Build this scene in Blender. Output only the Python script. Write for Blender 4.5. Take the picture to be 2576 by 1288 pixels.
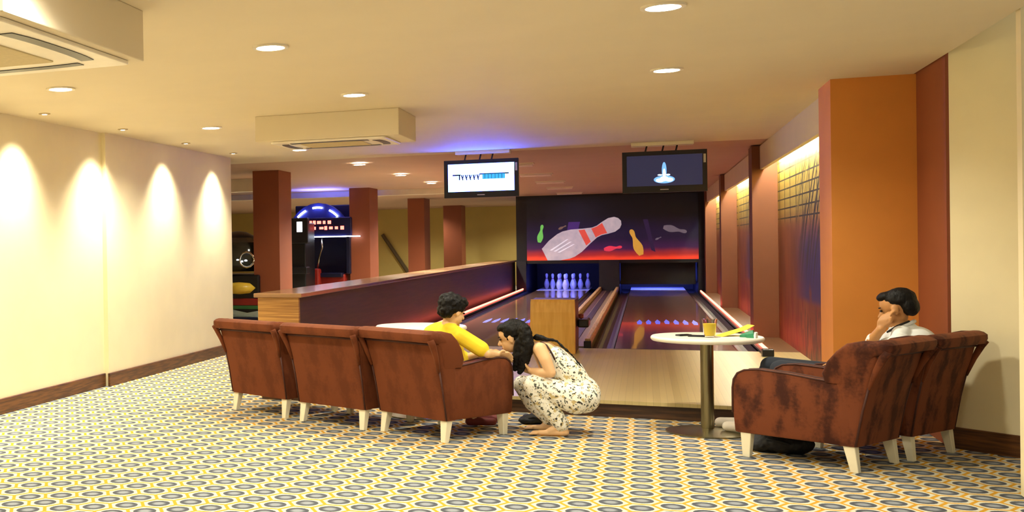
import bpy, bmesh, math, random
import numpy as np
from mathutils import Vector, Matrix
random.seed(7)
S = bpy.context.scene
COL = S.collection
for o in list(bpy.data.objects):
    bpy.data.objects.remove(o)

# ------------------------------------------------------------------ camera
FPX, CXP, CYP, CAMH = 2800.0, 400.0, 644.0, 1.5
_dY = Vector((1620 - CXP, 605 - CYP, FPX)).normalized()          # lane direction seen by the lens
_h = Vector((1, -0.016, 0))
_up = _dY.cross(_h).normalized()
if _up.y > 0: _up = -_up
_dX = _dY.cross(_up)
RW = Matrix((_dX, _dY, _up))                                     # world = RW @ (right, down, forward)
cam_data = bpy.data.cameras.new('camera')
cam = bpy.data.objects.new('camera', cam_data); COL.objects.link(cam)
cam_data.sensor_width = 36.0
cam_data.lens = 36.0 * FPX / 2576
cam_data.shift_x = (1288 - CXP) / 2576
cam_data.shift_y = 0.0
cam_data.clip_end = 200
R3 = RW @ Matrix(((1, 0, 0), (0, -1, 0), (0, 0, -1)))
cam.matrix_world = Matrix.Translation((0, 0, CAMH)) @ R3.to_4x4()
S.camera = cam

def at(u, v, Y):
    """point on the plane of depth Y that the photograph shows at (u, v)"""
    d = RW @ Vector(((u - CXP) / FPX, (v - CYP) / FPX, 1))
    return Vector((0, 0, CAMH)) + d * (Y / d.y)

# ------------------------------------------------------------------ world, exposure
W = bpy.data.worlds.new('world'); S.world = W; W.use_nodes = True
W.node_tree.nodes['Background'].inputs[0].default_value = (1.0, 0.92, 0.72, 1)
W.node_tree.nodes['Background'].inputs[1].default_value = 0.20
S.view_settings.view_transform = 'Standard'
S.view_settings.look = 'None'
S.view_settings.gamma = 1.0
S.view_settings.use_curve_mapping = False
S.view_settings.exposure = 1.02
WARM = (1.0, 0.94, 0.76)
CEIL = 2.77

# ------------------------------------------------------------------ materials
def lin(c):
    return tuple(((x / 255) / 12.92 if x / 255 <= 0.04045 else ((x / 255 + 0.055) / 1.055) ** 2.4) for x in c)
MATS = {}
def pmat(name, rgb, rough=0.6, var=0.08, scale=8.0, metal=0.0, spec=0.5, emit=None, estr=0.0, bump=0.0,
         stretch=(1, 1, 1), sheen=0.0, trans=0.0, rgb2=None, lo=0.35, hi=0.65):
    """procedural paint: two tones mixed by noise in object space"""
    if name in MATS: return MATS[name]
    m = bpy.data.materials.new(name); m.use_nodes = True
    nt = m.node_tree; b = nt.nodes['Principled BSDF']
    a = lin(rgb); c2 = lin(rgb2) if rgb2 else tuple(x * (1 - var) for x in a)
    tc = nt.nodes.new('ShaderNodeTexCoord'); mp = nt.nodes.new('ShaderNodeMapping')
    mp.inputs['Scale'].default_value = stretch
    no = nt.nodes.new('ShaderNodeTexNoise'); no.inputs['Scale'].default_value = scale; no.inputs['Detail'].default_value = 4
    rp = nt.nodes.new('ShaderNodeValToRGB')
    rp.color_ramp.elements[0].position = lo; rp.color_ramp.elements[1].position = hi
    rp.color_ramp.elements[0].color = (*c2, 1); rp.color_ramp.elements[1].color = (*a, 1)
    nt.links.new(tc.outputs['Object'], mp.inputs[0]); nt.links.new(mp.outputs[0], no.inputs[0])
    nt.links.new(no.outputs[0], rp.inputs[0]); nt.links.new(rp.outputs[0], b.inputs['Base Color'])
    b.inputs['Roughness'].default_value = rough; b.inputs['Metallic'].default_value = metal
    b.inputs['Specular IOR Level'].default_value = spec
    b.inputs['Sheen Weight'].default_value = sheen
    b.inputs['Transmission Weight'].default_value = trans
    if trans: b.inputs['IOR'].default_value = 1.12
    if emit:
        b.inputs['Emission Color'].default_value = (*emit, 1); b.inputs['Emission Strength'].default_value = estr
    if bump:
        bp = nt.nodes.new('ShaderNodeBump'); bp.inputs['Strength'].default_value = bump; bp.inputs['Distance'].default_value = 0.01
        nt.links.new(no.outputs[0], bp.inputs['Height']); nt.links.new(bp.outputs[0], b.inputs['Normal'])
    MATS[name] = m
    return m

class NT:
    """tiny node-expression helper"""
    def __init__(s, m): s.nt = m.node_tree
    def n(s, t): return s.nt.nodes.new(t)
    def link(s, a, b): s.nt.links.new(a, b)
    def m(s, op, a, b=None, c=None):
        nd = s.n('ShaderNodeMath'); nd.operation = op
        for i, x in enumerate((a, b, c)):
            if x is None: continue
            if isinstance(x, (int, float)): nd.inputs[i].default_value = x
            else: s.link(x, nd.inputs[i])
        return nd.outputs[0]
    def mix(s, f, a, b):
        nd = s.n('ShaderNodeMix'); nd.data_type = 'RGBA'
        for i, x in ((0, f), (6, a), (7, b)):
            if isinstance(x, (int, float)): nd.inputs[i].default_value = x
            elif isinstance(x, tuple): nd.inputs[i].default_value = (*x, 1)
            else: s.link(x, nd.inputs[i])
        return nd.outputs[2]
    def noise(s, vec, scale, detail=3):
        nd = s.n('ShaderNodeTexNoise'); nd.inputs['Scale'].default_value = scale; nd.inputs['Detail'].default_value = detail
        s.link(vec, nd.inputs[0]); return nd.outputs[0]
    def sm(s, x, a, b):
        nd = s.n('ShaderNodeMapRange'); nd.interpolation_type = 'SMOOTHSTEP'
        s.link(x, nd.inputs[0]); nd.inputs[1].default_value = a; nd.inputs[2].default_value = b
        return nd.outputs[0]
    def mapping(s, vec, sc, loc=(0, 0, 0)):
        nd = s.n('ShaderNodeMapping'); nd.inputs['Scale'].default_value = sc; nd.inputs['Location'].default_value = loc
        s.link(vec, nd.inputs[0]); return nd.outputs[0]

def newmat(name, rough=0.6):
    m = bpy.data.materials.new(name); m.use_nodes = True; MATS[name] = m
    b = m.node_tree.nodes['Principled BSDF']; b.inputs['Roughness'].default_value = rough
    N = NT(m); tc = N.n('ShaderNodeTexCoord')
    sp = N.n('ShaderNodeSeparateXYZ'); N.link(tc.outputs['Object'], sp.inputs[0])
    return m, N, b, tc.outputs['Object'], sp.outputs

def carpet_mat():
    m, N, b, obj, xyz = newmat('carpet', 0.95)
    per, cs = 0.200, 0.1627
    def lattice(ox, oy):
        x = N.m('ABSOLUTE', N.m('MULTIPLY', N.m('PINGPONG', N.m('ADD', xyz[0], 200 * cs + ox), cs), 0.866 / cs))
        y = N.m('ABSOLUTE', N.m('MULTIPLY', N.m('PINGPONG', N.m('ADD', xyz[1], 200 * per + oy), per / 2), 1 / per))
        hx = N.m('MAXIMUM', y, N.m('ADD', N.m('MULTIPLY', x, 0.866), N.m('MULTIPLY', y, 0.5)))
        r = N.m('SQRT', N.m('ADD', N.m('MULTIPLY', x, x), N.m('MULTIPLY', y, y)))
        return hx, r
    h1, r1 = lattice(0.03, 0.02); h2, r2 = lattice(0.03 + cs, 0.02 + per / 2)
    h = N.m('MINIMUM', h1, h2); r = N.m('MINIMUM', r1, r2)
    wob = N.m('MULTIPLY', N.m('SUBTRACT', N.noise(obj, 90, 2), 0.5), 0.05)
    r = N.m('ADD', r, wob); h = N.m('ADD', h, N.m('MULTIPLY', wob, 0.6))
    line = N.sm(h, 0.428, 0.458)
    disc = N.m('SUBTRACT', 1, N.sm(r, 0.335, 0.365))
    core = N.m('SUBTRACT', 1, N.sm(r, 0.10, 0.26))
    base = N.mix(N.noise(obj, 25, 2), lin((206, 204, 184)), lin((228, 226, 206)))
    dcol = N.mix(core, lin((70, 78, 92)), lin((146, 154, 162)))
    c = N.mix(disc, base, dcol)
    c = N.mix(line, c, lin((214, 158, 34)))
    fine = N.noise(obj, 420, 2)
    c2 = N.mix(N.m('MULTIPLY', fine, 0.35), c, lin((120, 110, 90)))
    N.link(c2, b.inputs['Base Color'])
    bp = N.n('ShaderNodeBump'); bp.inputs['Strength'].default_value = 0.25; bp.inputs['Distance'].default_value = 0.004
    N.link(fine, bp.inputs['Height']); N.link(bp.outputs[0], b.inputs['Normal'])
    b.inputs['Specular IOR Level'].default_value = 0.1
    return m

def board_mat(name, c1, c2, width, rough, axis=0, spec=0.5, coat=0.0):
    """narrow boards side by side along one axis, each with its own tone"""
    m, N, b, obj, xyz = newmat(name, rough)
    k = N.m('FLOOR', N.m('DIVIDE', xyz[axis], width))
    wn = N.n('ShaderNodeTexWhiteNoise'); wn.noise_dimensions = '1D'; N.link(k, wn.inputs['W'])
    grain = N.noise(N.mapping(obj, (40, 2.0, 6) if axis == 0 else (2, 40, 40)), 1.0, 4)
    f = N.m('ADD', N.m('MULTIPLY', wn.outputs[0], 0.6), N.m('MULTIPLY', grain, 0.4))
    c = N.mix(f, lin(c1), lin(c2))
    fr = N.m('FRACT', N.m('DIVIDE', xyz[axis], width))
    ln = N.m('LESS_THAN', fr, 0.06)
    c = N.mix(N.m('MULTIPLY', ln, 0.45), c, tuple(x * 0.4 for x in lin(c2)))
    N.link(c, b.inputs['Base Color'])
    b.inputs['Specular IOR Level'].default_value = spec
    b.inputs['Coat Weight'].default_value = coat
    return m

def wood_mat(name, c1, c2, rough=0.45, stretch=(1, 1, 14), scale=3.0):
    """grain streaks: high scale across the grain"""
    m, N, b, obj, xyz = newmat(name, rough)
    v = N.mapping(obj, stretch)
    g = N.noise(v, scale, 5)
    N.link(N.mix(N.sm(g, 0.34, 0.66), lin(c1), lin(c2)), b.inputs['Base Color'])
    return m

def velvet_mat(name, c1, c2):
    m, N, b, obj, xyz = newmat(name, 0.75)
    n1 = N.noise(N.mapping(obj, (9, 9, 4)), 1.0, 4)
    n2 = N.noise(obj, 60, 2)
    f = N.m('ADD', N.m('MULTIPLY', n1, 0.85), N.m('MULTIPLY', n2, 0.15))
    N.link(N.mix(N.sm(f, 0.36, 0.56), lin(c1), lin(c2)), b.inputs['Base Color'])
    b.inputs['Sheen Weight'].default_value = 0.08; b.inputs['Sheen Roughness'].default_value = 0.4
    b.inputs['Sheen Tint'].default_value = (1.0, 0.5, 0.25, 1)
    b.inputs['Specular IOR Level'].default_value = 0.15
    return m

def floral_mat(name):
    m, N, b, obj, xyz = newmat(name, 0.8)
    n1 = N.noise(obj, 42, 3); n2 = N.noise(N.mapping(obj, (1, 1, 1), (3, 5, 7)), 44, 3); n3 = N.noise(N.mapping(obj, (1, 1, 1), (9, 2, 4)), 30, 3)
    c = N.mix(N.sm(n3, 0.55, 0.64), lin((244, 242, 228)), lin((206, 186, 130)))
    c = N.mix(N.sm(n2, 0.58, 0.64), c, lin((86, 92, 78)))
    c = N.mix(N.sm(n1, 0.60, 0.65), c, lin((34, 32, 28)))
    N.link(c, b.inputs['Base Color'])
    return m

def mural_mat():
    """printed street mural: black grid on yellow above, dark strokes, a blue sheet, orange-brown ground"""
    m, N, b, obj, xyz = newmat('mural_print', 0.5)
    Y, Z = xyz[1], xyz[2]
    v = N.mapping(obj, (1, 1, 1))
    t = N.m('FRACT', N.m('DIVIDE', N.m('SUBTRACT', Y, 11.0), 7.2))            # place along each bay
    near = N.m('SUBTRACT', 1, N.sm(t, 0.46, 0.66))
    sk = N.n('ShaderNodeCombineXYZ'); N.link(N.m('ADD', Y, N.m('MULTIPLY', Z, N.m('MULTIPLY', Z, 0.28))), sk.inputs[1]); N.link(Z, sk.inputs[2])
    sk = sk.outputs[0]
    n_big = N.noise(N.mapping(obj, (0.0, 1.6, 1.2)), 1.0, 4)
    n_st = N.noise(N.mapping(sk, (0.0, 8.0, 0.9)), 1.0, 5)
    n_lo = N.noise(N.mapping(obj, (0, 3.2, 1.3)), 1.0, 4)
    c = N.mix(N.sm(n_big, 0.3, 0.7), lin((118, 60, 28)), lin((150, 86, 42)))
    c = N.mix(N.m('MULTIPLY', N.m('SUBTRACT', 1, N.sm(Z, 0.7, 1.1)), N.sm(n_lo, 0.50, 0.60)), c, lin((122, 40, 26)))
    c = N.mix(N.m('MULTIPLY', N.sm(Z, 1.60, 1.95), 0.8), c, lin((176, 160, 70)))
    blue = N.m('MULTIPLY', N.m('MULTIPLY', N.sm(Z, 0.74, 0.84), N.m('SUBTRACT', 1, N.sm(Z, 1.35, 1.75))), near)
    c = N.mix(N.m('MULTIPLY', blue, N.sm(n_big, 0.30, 0.42)), c, lin((46, 44, 112)))
    stroke = N.m('MULTIPLY', N.m('MULTIPLY', N.sm(n_st, 0.50, 0.55), N.sm(Z, 0.85, 1.3)), near)
    c = N.mix(N.m('MULTIPLY', stroke, 0.92), c, lin((30, 26, 24)))
    gy = N.m('LESS_THAN', N.m('FRACT', N.m('MULTIPLY', Y, 1.7)), 0.08)
    gz = N.m('LESS_THAN', N.m('FRACT', N.m('MULTIPLY', Z, 8.0)), 0.15)
    grid = N.m('MULTIPLY', N.m('MAXIMUM', gy, gz), N.m('MULTIPLY', N.sm(Z, 1.66, 1.74), N.sm(n_big, 0.34, 0.46)))
    c = N.mix(grid, c, lin((30, 30, 22)))
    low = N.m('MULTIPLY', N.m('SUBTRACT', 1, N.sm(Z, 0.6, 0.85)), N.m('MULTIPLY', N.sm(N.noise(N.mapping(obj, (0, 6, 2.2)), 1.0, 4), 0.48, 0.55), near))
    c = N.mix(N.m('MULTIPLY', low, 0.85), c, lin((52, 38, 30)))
    N.link(c, b.inputs['Base Color'])
    return m

def backdrop_mat():
    """printed night sky above a red horizon (the mask over the pin decks)"""
    m, N, b, obj, xyz = newmat('backdrop_print', 0.5)
    Z, X = xyz[2], xyz[0]
    n = N.noise(N.mapping(obj, (1.2, 0, 1.2)), 1.0, 3)
    z = N.m('ADD', Z, N.m('MULTIPLY', N.m('SUBTRACT', n, 0.5), 0.18))
    c = N.mix(N.sm(z, 0.02, 0.16), lin((226, 62, 34)), lin((150, 34, 36)))
    c = N.mix(N.sm(z, 0.14, 0.34), c, lin((52, 18, 62)))
    c = N.mix(N.sm(z, 0.32, 0.62), c, lin((22, 14, 44)))
    c = N.mix(N.sm(z, 0.7, 1.25), c, lin((7, 7, 10)))
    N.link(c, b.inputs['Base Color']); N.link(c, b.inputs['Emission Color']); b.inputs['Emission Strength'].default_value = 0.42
    return m

def emat(name, col, strength):
    m, N, b, obj, xyz = newmat(name, 0.5)
    n = N.noise(obj, 6, 2)
    N.link(N.mix(n, tuple(x * 0.93 for x in col), col), b.inputs['Emission Color'])
    b.inputs['Base Color'].default_value = (*col, 1)
    b.inputs['Emission Strength'].default_value = strength
    return m

# ------------------------------------------------------------------ mesh helpers
def box(bm, x0, x1, y0, y1, z0, z1):
    vs = [bm.verts.new((x, y, z)) for x in (x0, x1) for y in (y0, y1) for z in (z0, z1)]
    for q in ((0, 1, 3, 2), (4, 6, 7, 5), (0, 4, 5, 1), (2, 3, 7, 6), (0, 2, 6, 4), (1, 5, 7, 3)):
        bm.faces.new([vs[i] for i in q])
def B(*a):
    bm = bmesh.new(); box(bm, *a); return bm
def bevel(bm, w, seg=2):
    bmesh.ops.recalc_face_normals(bm, faces=bm.faces[:])
    bmesh.ops.bevel(bm, geom=[e for e in bm.edges if e.calc_face_angle(0) > 0.5], offset=w, segments=seg, affect='EDGES', profile=0.5)
    return bm
def rbox(x0, x1, y0, y1, z0, z1, w=0.01, seg=2):
    return bevel(B(x0, x1, y0, y1, z0, z1), w, seg)
def prism(bm, poly, axis, a, b):
    """extrude a 2D polygon; axis x: poly=(y,z), y: poly=(x,z), z: poly=(x,y)"""
    def P(p, t): return {'x': (t, p[0], p[1]), 'y': (p[0], t, p[1]), 'z': (p[0], p[1], t)}[axis]
    A = [bm.verts.new(P(p, a)) for p in poly]; Bv = [bm.verts.new(P(p, b)) for p in poly]
    bm.faces.new(A); bm.faces.new(Bv[::-1])
    n = len(poly)
    for i in range(n): bm.faces.new((A[i], Bv[i], Bv[(i + 1) % n], A[(i + 1) % n]))
    bmesh.ops.recalc_face_normals(bm, faces=bm.faces[:])
    return bm
def PR(poly, axis, a, b): return prism(bmesh.new(), poly, axis, a, b)
def lathe(bm, prof, c=(0, 0, 0), n=24):
    """closed profile of (r, z) revolved about z through c"""
    rings = []
    for r, z in prof:
        if r < 1e-6: rings.append([bm.verts.new((c[0], c[1], c[2] + z))])
        else: rings.append([bm.verts.new((c[0] + r * math.cos(2 * math.pi * i / n), c[1] + r * math.sin(2 * math.pi * i / n), c[2] + z)) for i in range(n)])
    for a, b in zip(rings, rings[1:]):
        for i in range(n):
            j = (i + 1) % n
            if len(a) == 1 and len(b) == 1: continue
            if len(a) == 1: bm.faces.new((a[0], b[j], b[i]))
            elif len(b) == 1: bm.faces.new((a[i], a[j], b[0]))
            else: bm.faces.new((a[i], a[j], b[j], b[i]))
    bmesh.ops.recalc_face_normals(bm, faces=bm.faces[:])
    return bm
def L(prof, c=(0, 0, 0), n=24): return lathe(bmesh.new(), prof, c, n)
def tube(bm, pts, r, n=8, closed=False):
    pts = [Vector(p) for p in pts]; rr = r if isinstance(r, (list, tuple)) else [r] * len(pts)
    rings = []; ref = Vector((0.13, 0.27, 0.95)).normalized()
    for i, p in enumerate(pts):
        t = (pts[min(i + 1, len(pts) - 1)] - pts[max(i - 1, 0)]).normalized()
        u = t.cross(ref)
        if u.length < 1e-3: u = t.cross(Vector((1, 0, 0)))
        u.normalize(); w = t.cross(u)
        rings.append([bm.verts.new(p + (u * math.cos(2 * math.pi * k / n) + w * math.sin(2 * math.pi * k / n)) * rr[i]) for k in range(n)])
    for a, b in zip(rings, rings[1:]):
        for k in range(n): bm.faces.new((a[k], a[(k + 1) % n], b[(k + 1) % n], b[k]))
    bm.faces.new(rings[0][::-1]); bm.faces.new(rings[-1])
    bmesh.ops.recalc_face_normals(bm, faces=bm.faces[:])
    return bm
def T(pts, r, n=8): return tube(bmesh.new(), pts, r, n)
def loft(secs):
    """secs: list of lists of points, same count, closed rings; capped"""
    bm = bmesh.new(); rings = [[bm.verts.new(p) for p in s] for s in secs]; n = len(secs[0])
    for a, b in zip(rings, rings[1:]):
        for k in range(n): bm.faces.new((a[k], a[(k + 1) % n], b[(k + 1) % n], b[k]))
    bm.faces.new(rings[0][::-1]); bm.faces.new(rings[-1])
    bmesh.ops.recalc_face_normals(bm, faces=bm.faces[:])
    return bm
def rrect(x0, x1, y0, y1, r, k=4):
    out = []
    for cx, cy, a0 in ((x1 - r, y1 - r, 0), (x0 + r, y1 - r, 90), (x0 + r, y0 + r, 180), (x1 - r, y0 + r, 270)):
        for i in range(k + 1):
            a = math.radians(a0 + 90 * i / k); out.append((cx + r * math.cos(a), cy + r * math.sin(a)))
    return out
def obj(name, bm, mat, parent=None, smooth=False, loc=None):
    me = bpy.data.meshes.new(name); bm.to_mesh(me); bm.free()
    if mat: me.materials.append(mat)
    if smooth:
        for p in me.polygons: p.use_smooth = True
        if smooth == 'auto':
            me.set_sharp_from_angle(angle=math.radians(40))
    o = bpy.data.objects.new(name, me); COL.objects.link(o)
    if parent: o.parent = parent
    if loc: o.location = loc
    return o
def tag(o, label, cat, group=None):
    o['label'] = label; o['category'] = cat
    if group: o['group'] = group
    return o
def thing(name, label, cat, loc=(0, 0, 0), rz=0.0, group=None):
    o = bpy.data.objects.new(name, None); COL.objects.link(o); o.empty_display_size = 0.1
    o.location = loc; o.rotation_euler = (0, 0, rz)
    return tag(o, label, cat, group)
def wpart(root, name, bm, mat, smooth=False, parent=None):
    """bm in world coordinates -> child of root (root unrotated)"""
    bmesh.ops.translate(bm, verts=bm.verts[:], vec=-Vector(root.location))
    return obj(name, bm, mat, parent or root, smooth)
def struct(name, bm, mat, parent=None, smooth=False):
    o = obj(name, bm, mat, parent, smooth)
    if not parent: o['kind'] = 'structure'
    return o
def copy_tree(o, parent=None):
    c = o.copy(); COL.objects.link(c); c.parent = parent
    for ch in list(o.children): copy_tree(ch, c)
    return c

# ------------------------------------------------------------------ palette
M_carpet = carpet_mat()
M_cream = pmat('cream_wall_paint', (240, 228, 188), 0.7, 0.04, 3)
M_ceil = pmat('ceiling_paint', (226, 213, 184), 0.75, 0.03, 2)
M_ceil_far = pmat('far_ceiling_paint', (196, 164, 138), 0.7, 0.04, 2)
M_olive = pmat('olive_wall_paint', (206, 182, 104), 0.7, 0.05, 2)
M_terra = pmat('terracotta_paint', (218, 142, 58), 0.65, 0.06, 3)
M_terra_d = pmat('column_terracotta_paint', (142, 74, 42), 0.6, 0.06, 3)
M_base = wood_mat('baseboard_wood', (70, 40, 18), (112, 70, 32), 0.4, (2, 2, 30), 2.0)
M_dark = pmat('black_panel', (12, 11, 14), 0.5, 0.2, 6)
M_blk = pmat('black_plastic', (20, 20, 24), 0.35, 0.2, 10)
M_white = pmat('white_paint', (236, 228, 206), 0.5, 0.05, 6)
M_leg = pmat('cream_leg_paint', (236, 228, 200), 0.45, 0.05, 12)
M_velvet = velvet_mat('brown_velvet', (94, 48, 26), (110, 58, 32))
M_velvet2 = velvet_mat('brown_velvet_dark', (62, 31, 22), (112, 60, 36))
M_pipe_shade = pmat('velvet_piping_and_shade', (70, 30, 18), 0.7, 0.2, 30)
M_steel = pmat('brushed_steel', (150, 142, 110), 0.3, 0.15, 4, metal=1.0, stretch=(20, 20, 1))
M_top = pmat('table_laminate', (240, 236, 220), 0.35, 0.03, 8)
M_barrier = wood_mat('barrier_wood', (34, 20, 11), (58, 35, 20), 0.45, (0.6, 0.6, 16), 2.5)
M_barrier_end = wood_mat('barrier_end_wood', (142, 96, 44), (186, 138, 70), 0.45, (0.6, 0.6, 20), 2.5)
M_podium = wood_mat('podium_wood', (228, 176, 84), (240, 194, 102), 0.4, (20, 20, 1), 1.6)
M_approach = board_mat('approach_boards', (178, 160, 108), (198, 180, 126), 0.055, 0.38, 0)
M_lane = board_mat('lane_boards', (120, 92, 84), (150, 116, 100), 0.036, 0.12, 0, 0.6, 0.5)
M_gutter = pmat('gutter_plastic', (30, 26, 30), 0.4, 0.2, 5)
M_rail = wood_mat('rail_wood', (176, 140, 92), (214, 176, 122), 0.4, (20, 1, 20), 2.0)
M_track = board_mat('return_track', (120, 104, 78), (160, 140, 104), 0.05, 0.4, 0)
M_riser = wood_mat('riser_wood', (52, 32, 18), (84, 54, 30), 0.45, (1, 1, 20), 3.0)
M_mural = mural_mat()
M_backdrop = backdrop_mat()
M_glow = emat('downlight_glow', (1.0, 0.93, 0.78), 30)
M_spotglow = emat('spot_glow', (1.0, 0.92, 0.76), 14)
M_trim = pmat('white_metal_trim', (240, 232, 214), 0.35, 0.04, 10)
M_chrome = pmat('chrome_trim', (210, 200, 180), 0.2, 0.05, 10, metal=1.0)

# ------------------------------------------------------------------ the setting
struct('floor', B(-16, 4, -4, 44, -0.2, 0), M_carpet)
struct('ceiling', PR([(-16, -4), (1.95, -4), (1.95, 16.1), (-16, 16.1)], 'z', CEIL, CEIL + 0.3), M_ceil)
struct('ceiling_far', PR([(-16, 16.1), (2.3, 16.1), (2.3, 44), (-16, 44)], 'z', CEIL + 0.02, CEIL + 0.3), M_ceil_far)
# left wall in two planes, the farther one proud of the nearer
struct('wall_left', B(-5.75, -5.43, -4, 10.92, 0, CEIL), M_cream)
struct('wall_left_far', B(-5.75, -5.38, 10.92, 14.95, 0, CEIL), M_cream)
struct('baseboard_left', rbox(-5.43, -5.405, -4, 10.9, 0, 0.145, 0.006), M_base)
struct('baseboard_left_far', rbox(-5.38, -5.355, 10.895, 14.95, 0, 0.145, 0.006), M_base)
# right wall: terracotta return, then a cream wall set at an angle, then a pier
struct('wall_right_return', B(1.965, 2.3, 9.45, 10.5, 0, 3.3), M_terra_d)
wa, wb = Vector((1.985, 9.45, 0)), Vector((2.62, 8.83, 0))
wd = (wb - wa).normalized(); wn = Vector((-wd.y, wd.x, 0))
def wallstrip(off0, off1, z0, z1):
    p = [wa + wn * off0, wb + wn * off0, wb + wn * off1, wa + wn * off1]
    return PR([(q.x, q.y) for q in p], 'z', z0, z1)
struct('wall_right', wallstrip(0, 0.25, 0, 3.9), M_cream)
struct('baseboard_right', wallstrip(-0.02, 0, 0, 0.15), M_base)
struct('wall_right_pier', B(1.972, 3.0, 7.75, 7.84, 0, 3.3), M_cream)
# raised approach
pf = [(-3.47, 10.42), (2.0, 10.02), (2.0, 15.1), (-3.47, 15.1)]
plat = struct('floor_approach', PR([(x, y) for x, y in pf], 'z', 0.115, 0.145), M_approach)
rz = PR([(-3.47, 10.45), (2.0, 10.05), (2.0, 10.12), (-3.47, 10.52)], 'z', 0.0, 0.115)
obj('riser', rz, M_riser, plat)
obj('riser_return', B(-3.47, -3.40, 10.52, 15.1, 0, 0.115), M_riser, plat)
struct('floor_lane_bed', B(-3.35, 2.0, 15.1, 36, -0.02, 0.06), M_dark)
struct('floor_lane_margin', B(1.33, 1.68, 15.1, 33, 0.06, 0.145), board_mat('margin_boards', (96, 70, 42), (124, 92, 56), 0.055, 0.4, 0))
# right lane wall with mural, pilasters and a light trough
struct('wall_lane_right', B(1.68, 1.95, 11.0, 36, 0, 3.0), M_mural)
for i, (y0, x0) in enumerate(((10.36, 1.385), (17.3, 1.37), (24.6, 1.40), (31.4, 1.43))):
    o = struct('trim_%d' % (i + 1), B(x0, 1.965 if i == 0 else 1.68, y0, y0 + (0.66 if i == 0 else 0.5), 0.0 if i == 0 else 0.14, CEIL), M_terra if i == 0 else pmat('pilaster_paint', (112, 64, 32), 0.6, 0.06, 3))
for i, (ya, yb) in enumerate(((11.02, 17.3), (17.8, 24.6), (25.1, 31.4))):
    o = struct('trim_%d' % (i + 5), B(1.47, 1.52, ya, yb, 2.45, CEIL), M_ceil)       # trough front board
# barrier wall between bar seating and the lanes
bar = thing('lane_barrier', 'long low dark wood barrier wall running beside the left lane', 'barrier', (-3.6, 11.37, 0))
wpart(bar, 'barrier_panel', B(-3.78, -3.36, 11.40, 33, 0, 0.955), M_barrier)
wpart(bar, 'end_panel', B(-3.80, -3.35, 11.35, 11.40, 0, 0.955), M_barrier_end)
wpart(bar, 'barrier_cap', rbox(-3.84, -3.31, 11.32, 33, 0.955, 1.0, 0.008), pmat('cap_lacquer', (150, 112, 76), 0.16, 0.1, 3))
# arcade side: columns, back wall, side wall, ceiling beam
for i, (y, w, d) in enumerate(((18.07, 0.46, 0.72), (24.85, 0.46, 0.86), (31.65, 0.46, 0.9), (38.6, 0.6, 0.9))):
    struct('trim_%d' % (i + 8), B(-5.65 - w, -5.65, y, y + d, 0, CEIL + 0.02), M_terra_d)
struct('wall_arcade_back', B(-16, -3.0, 41, 41.3, 0, 3.0), M_olive)
struct('wall_arcade_left', B(-16.3, -16, 14.6, 41.3, 0, 3.0), M_olive)
struct('wall_arcade_front', B(-16, -5.75, 14.65, 14.95, 0, 3.0), M_cream)
struct('trim_12', B(-14, -3.4, 26.2, 26.5, 2.66, CEIL + 0.02), M_white)
struct('trim_13', B(-14, -6.1, 20.0, 20.3, 2.55, CEIL + 0.02), M_white)
struct('wall_machine_back', B(-3.4, 2.0, 36, 36.2, 0, 3), M_dark)

# ------------------------------------------------------------------ lamps in the ceiling
def downlight(x, y, label, r=0.115, power=60, group='round recessed ceiling downlights'):
    t = thing('ceiling_downlight', label, 'ceiling light', (x, y, CEIL), 0, group)
    obj('trim_ring', L([(r * 0.78, 0.0), (r * 0.78, -0.012), (r, -0.012), (r, 0.0)], n=28), M_trim, t, 'auto')
    obj('lamp_lens', L([(0, -0.004), (r * 0.78, -0.004), (r * 0.78, -0.001), (0, -0.001)], n=28), M_glow, t)
    ld = bpy.data.lights.new('downlight_lamp', 'SPOT'); ld.energy = power; ld.color = WARM
    ld.spot_size = math.radians(150); ld.spot_blend = 0.6; ld.shadow_soft_size = 0.09
    lo = bpy.data.objects.new('downlight_lamp', ld); COL.objects.link(lo); lo.parent = t; lo.location = (0, 0, -0.03)
    return t
HID = [(-4.03, 26.6, 'downlight of the row, hidden behind the lit monitor', 330), (-4.02, 29.7, 'last downlight of the row, nearest to the pinsetter mask', 330),
       (-9.65, 30.0, 'added unseen arcade lamp, far past the first column', 260), (-11.6, 36.0, 'added unseen arcade lamp by its back wall', 260)]  # the arcade pair is added out of sight to brighten its walls
for x, y, lb, pw in HID: downlight(x, y, lb, power=pw)
DL = [(0.11, 6.64, 'large bright downlight in ceiling, over the carpet before the right round table'),
      (0.17, 9.11, 'bright downlight in ceiling almost above the right round table'),
      (-2.16, 6.78, 'bright downlight in ceiling, between the cut-off air conditioner box and the middle of the room'),
      (-2.22, 9.26, 'bright downlight in ceiling just before the far air conditioner box'),
      (-4.19, 7.73, 'downlight below the cut-off air conditioner box, first of the row along the cream wall'),
      (-4.18, 11.02, 'second downlight of the row along the cream wall, left of the far air conditioner box'),
      (-4.14, 14.18, 'third downlight of the row, just under the far air conditioner box'),
      (-4.08, 17.3, 'fourth downlight of the row, above the gap between the first two columns'),
      (-4.06, 20.44, 'fifth downlight of the row, between far air conditioner and lit screen'),
      (-4.04, 23.51, 'farthest small downlight of the row, beside the lit screen')]
for i, (x, y, lb) in enumerate(DL):
    downlight(x, y, lb, power=(95 if y < 13 else 25 if y < 15 else 100 if y < 18 else 600 if y < 21 else 260))
for x, y in ((-2.16, 4.0), (0.11, 4.0), (-4.19, 4.4), (-2.16, 1.2), (0.11, 1.2), (-4.19, 1.2)):
    downlight(x, y, 'added off-view ceiling lamp brightening the near carpet', power=95)  # extra lamps added off view to light the foreground
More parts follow.
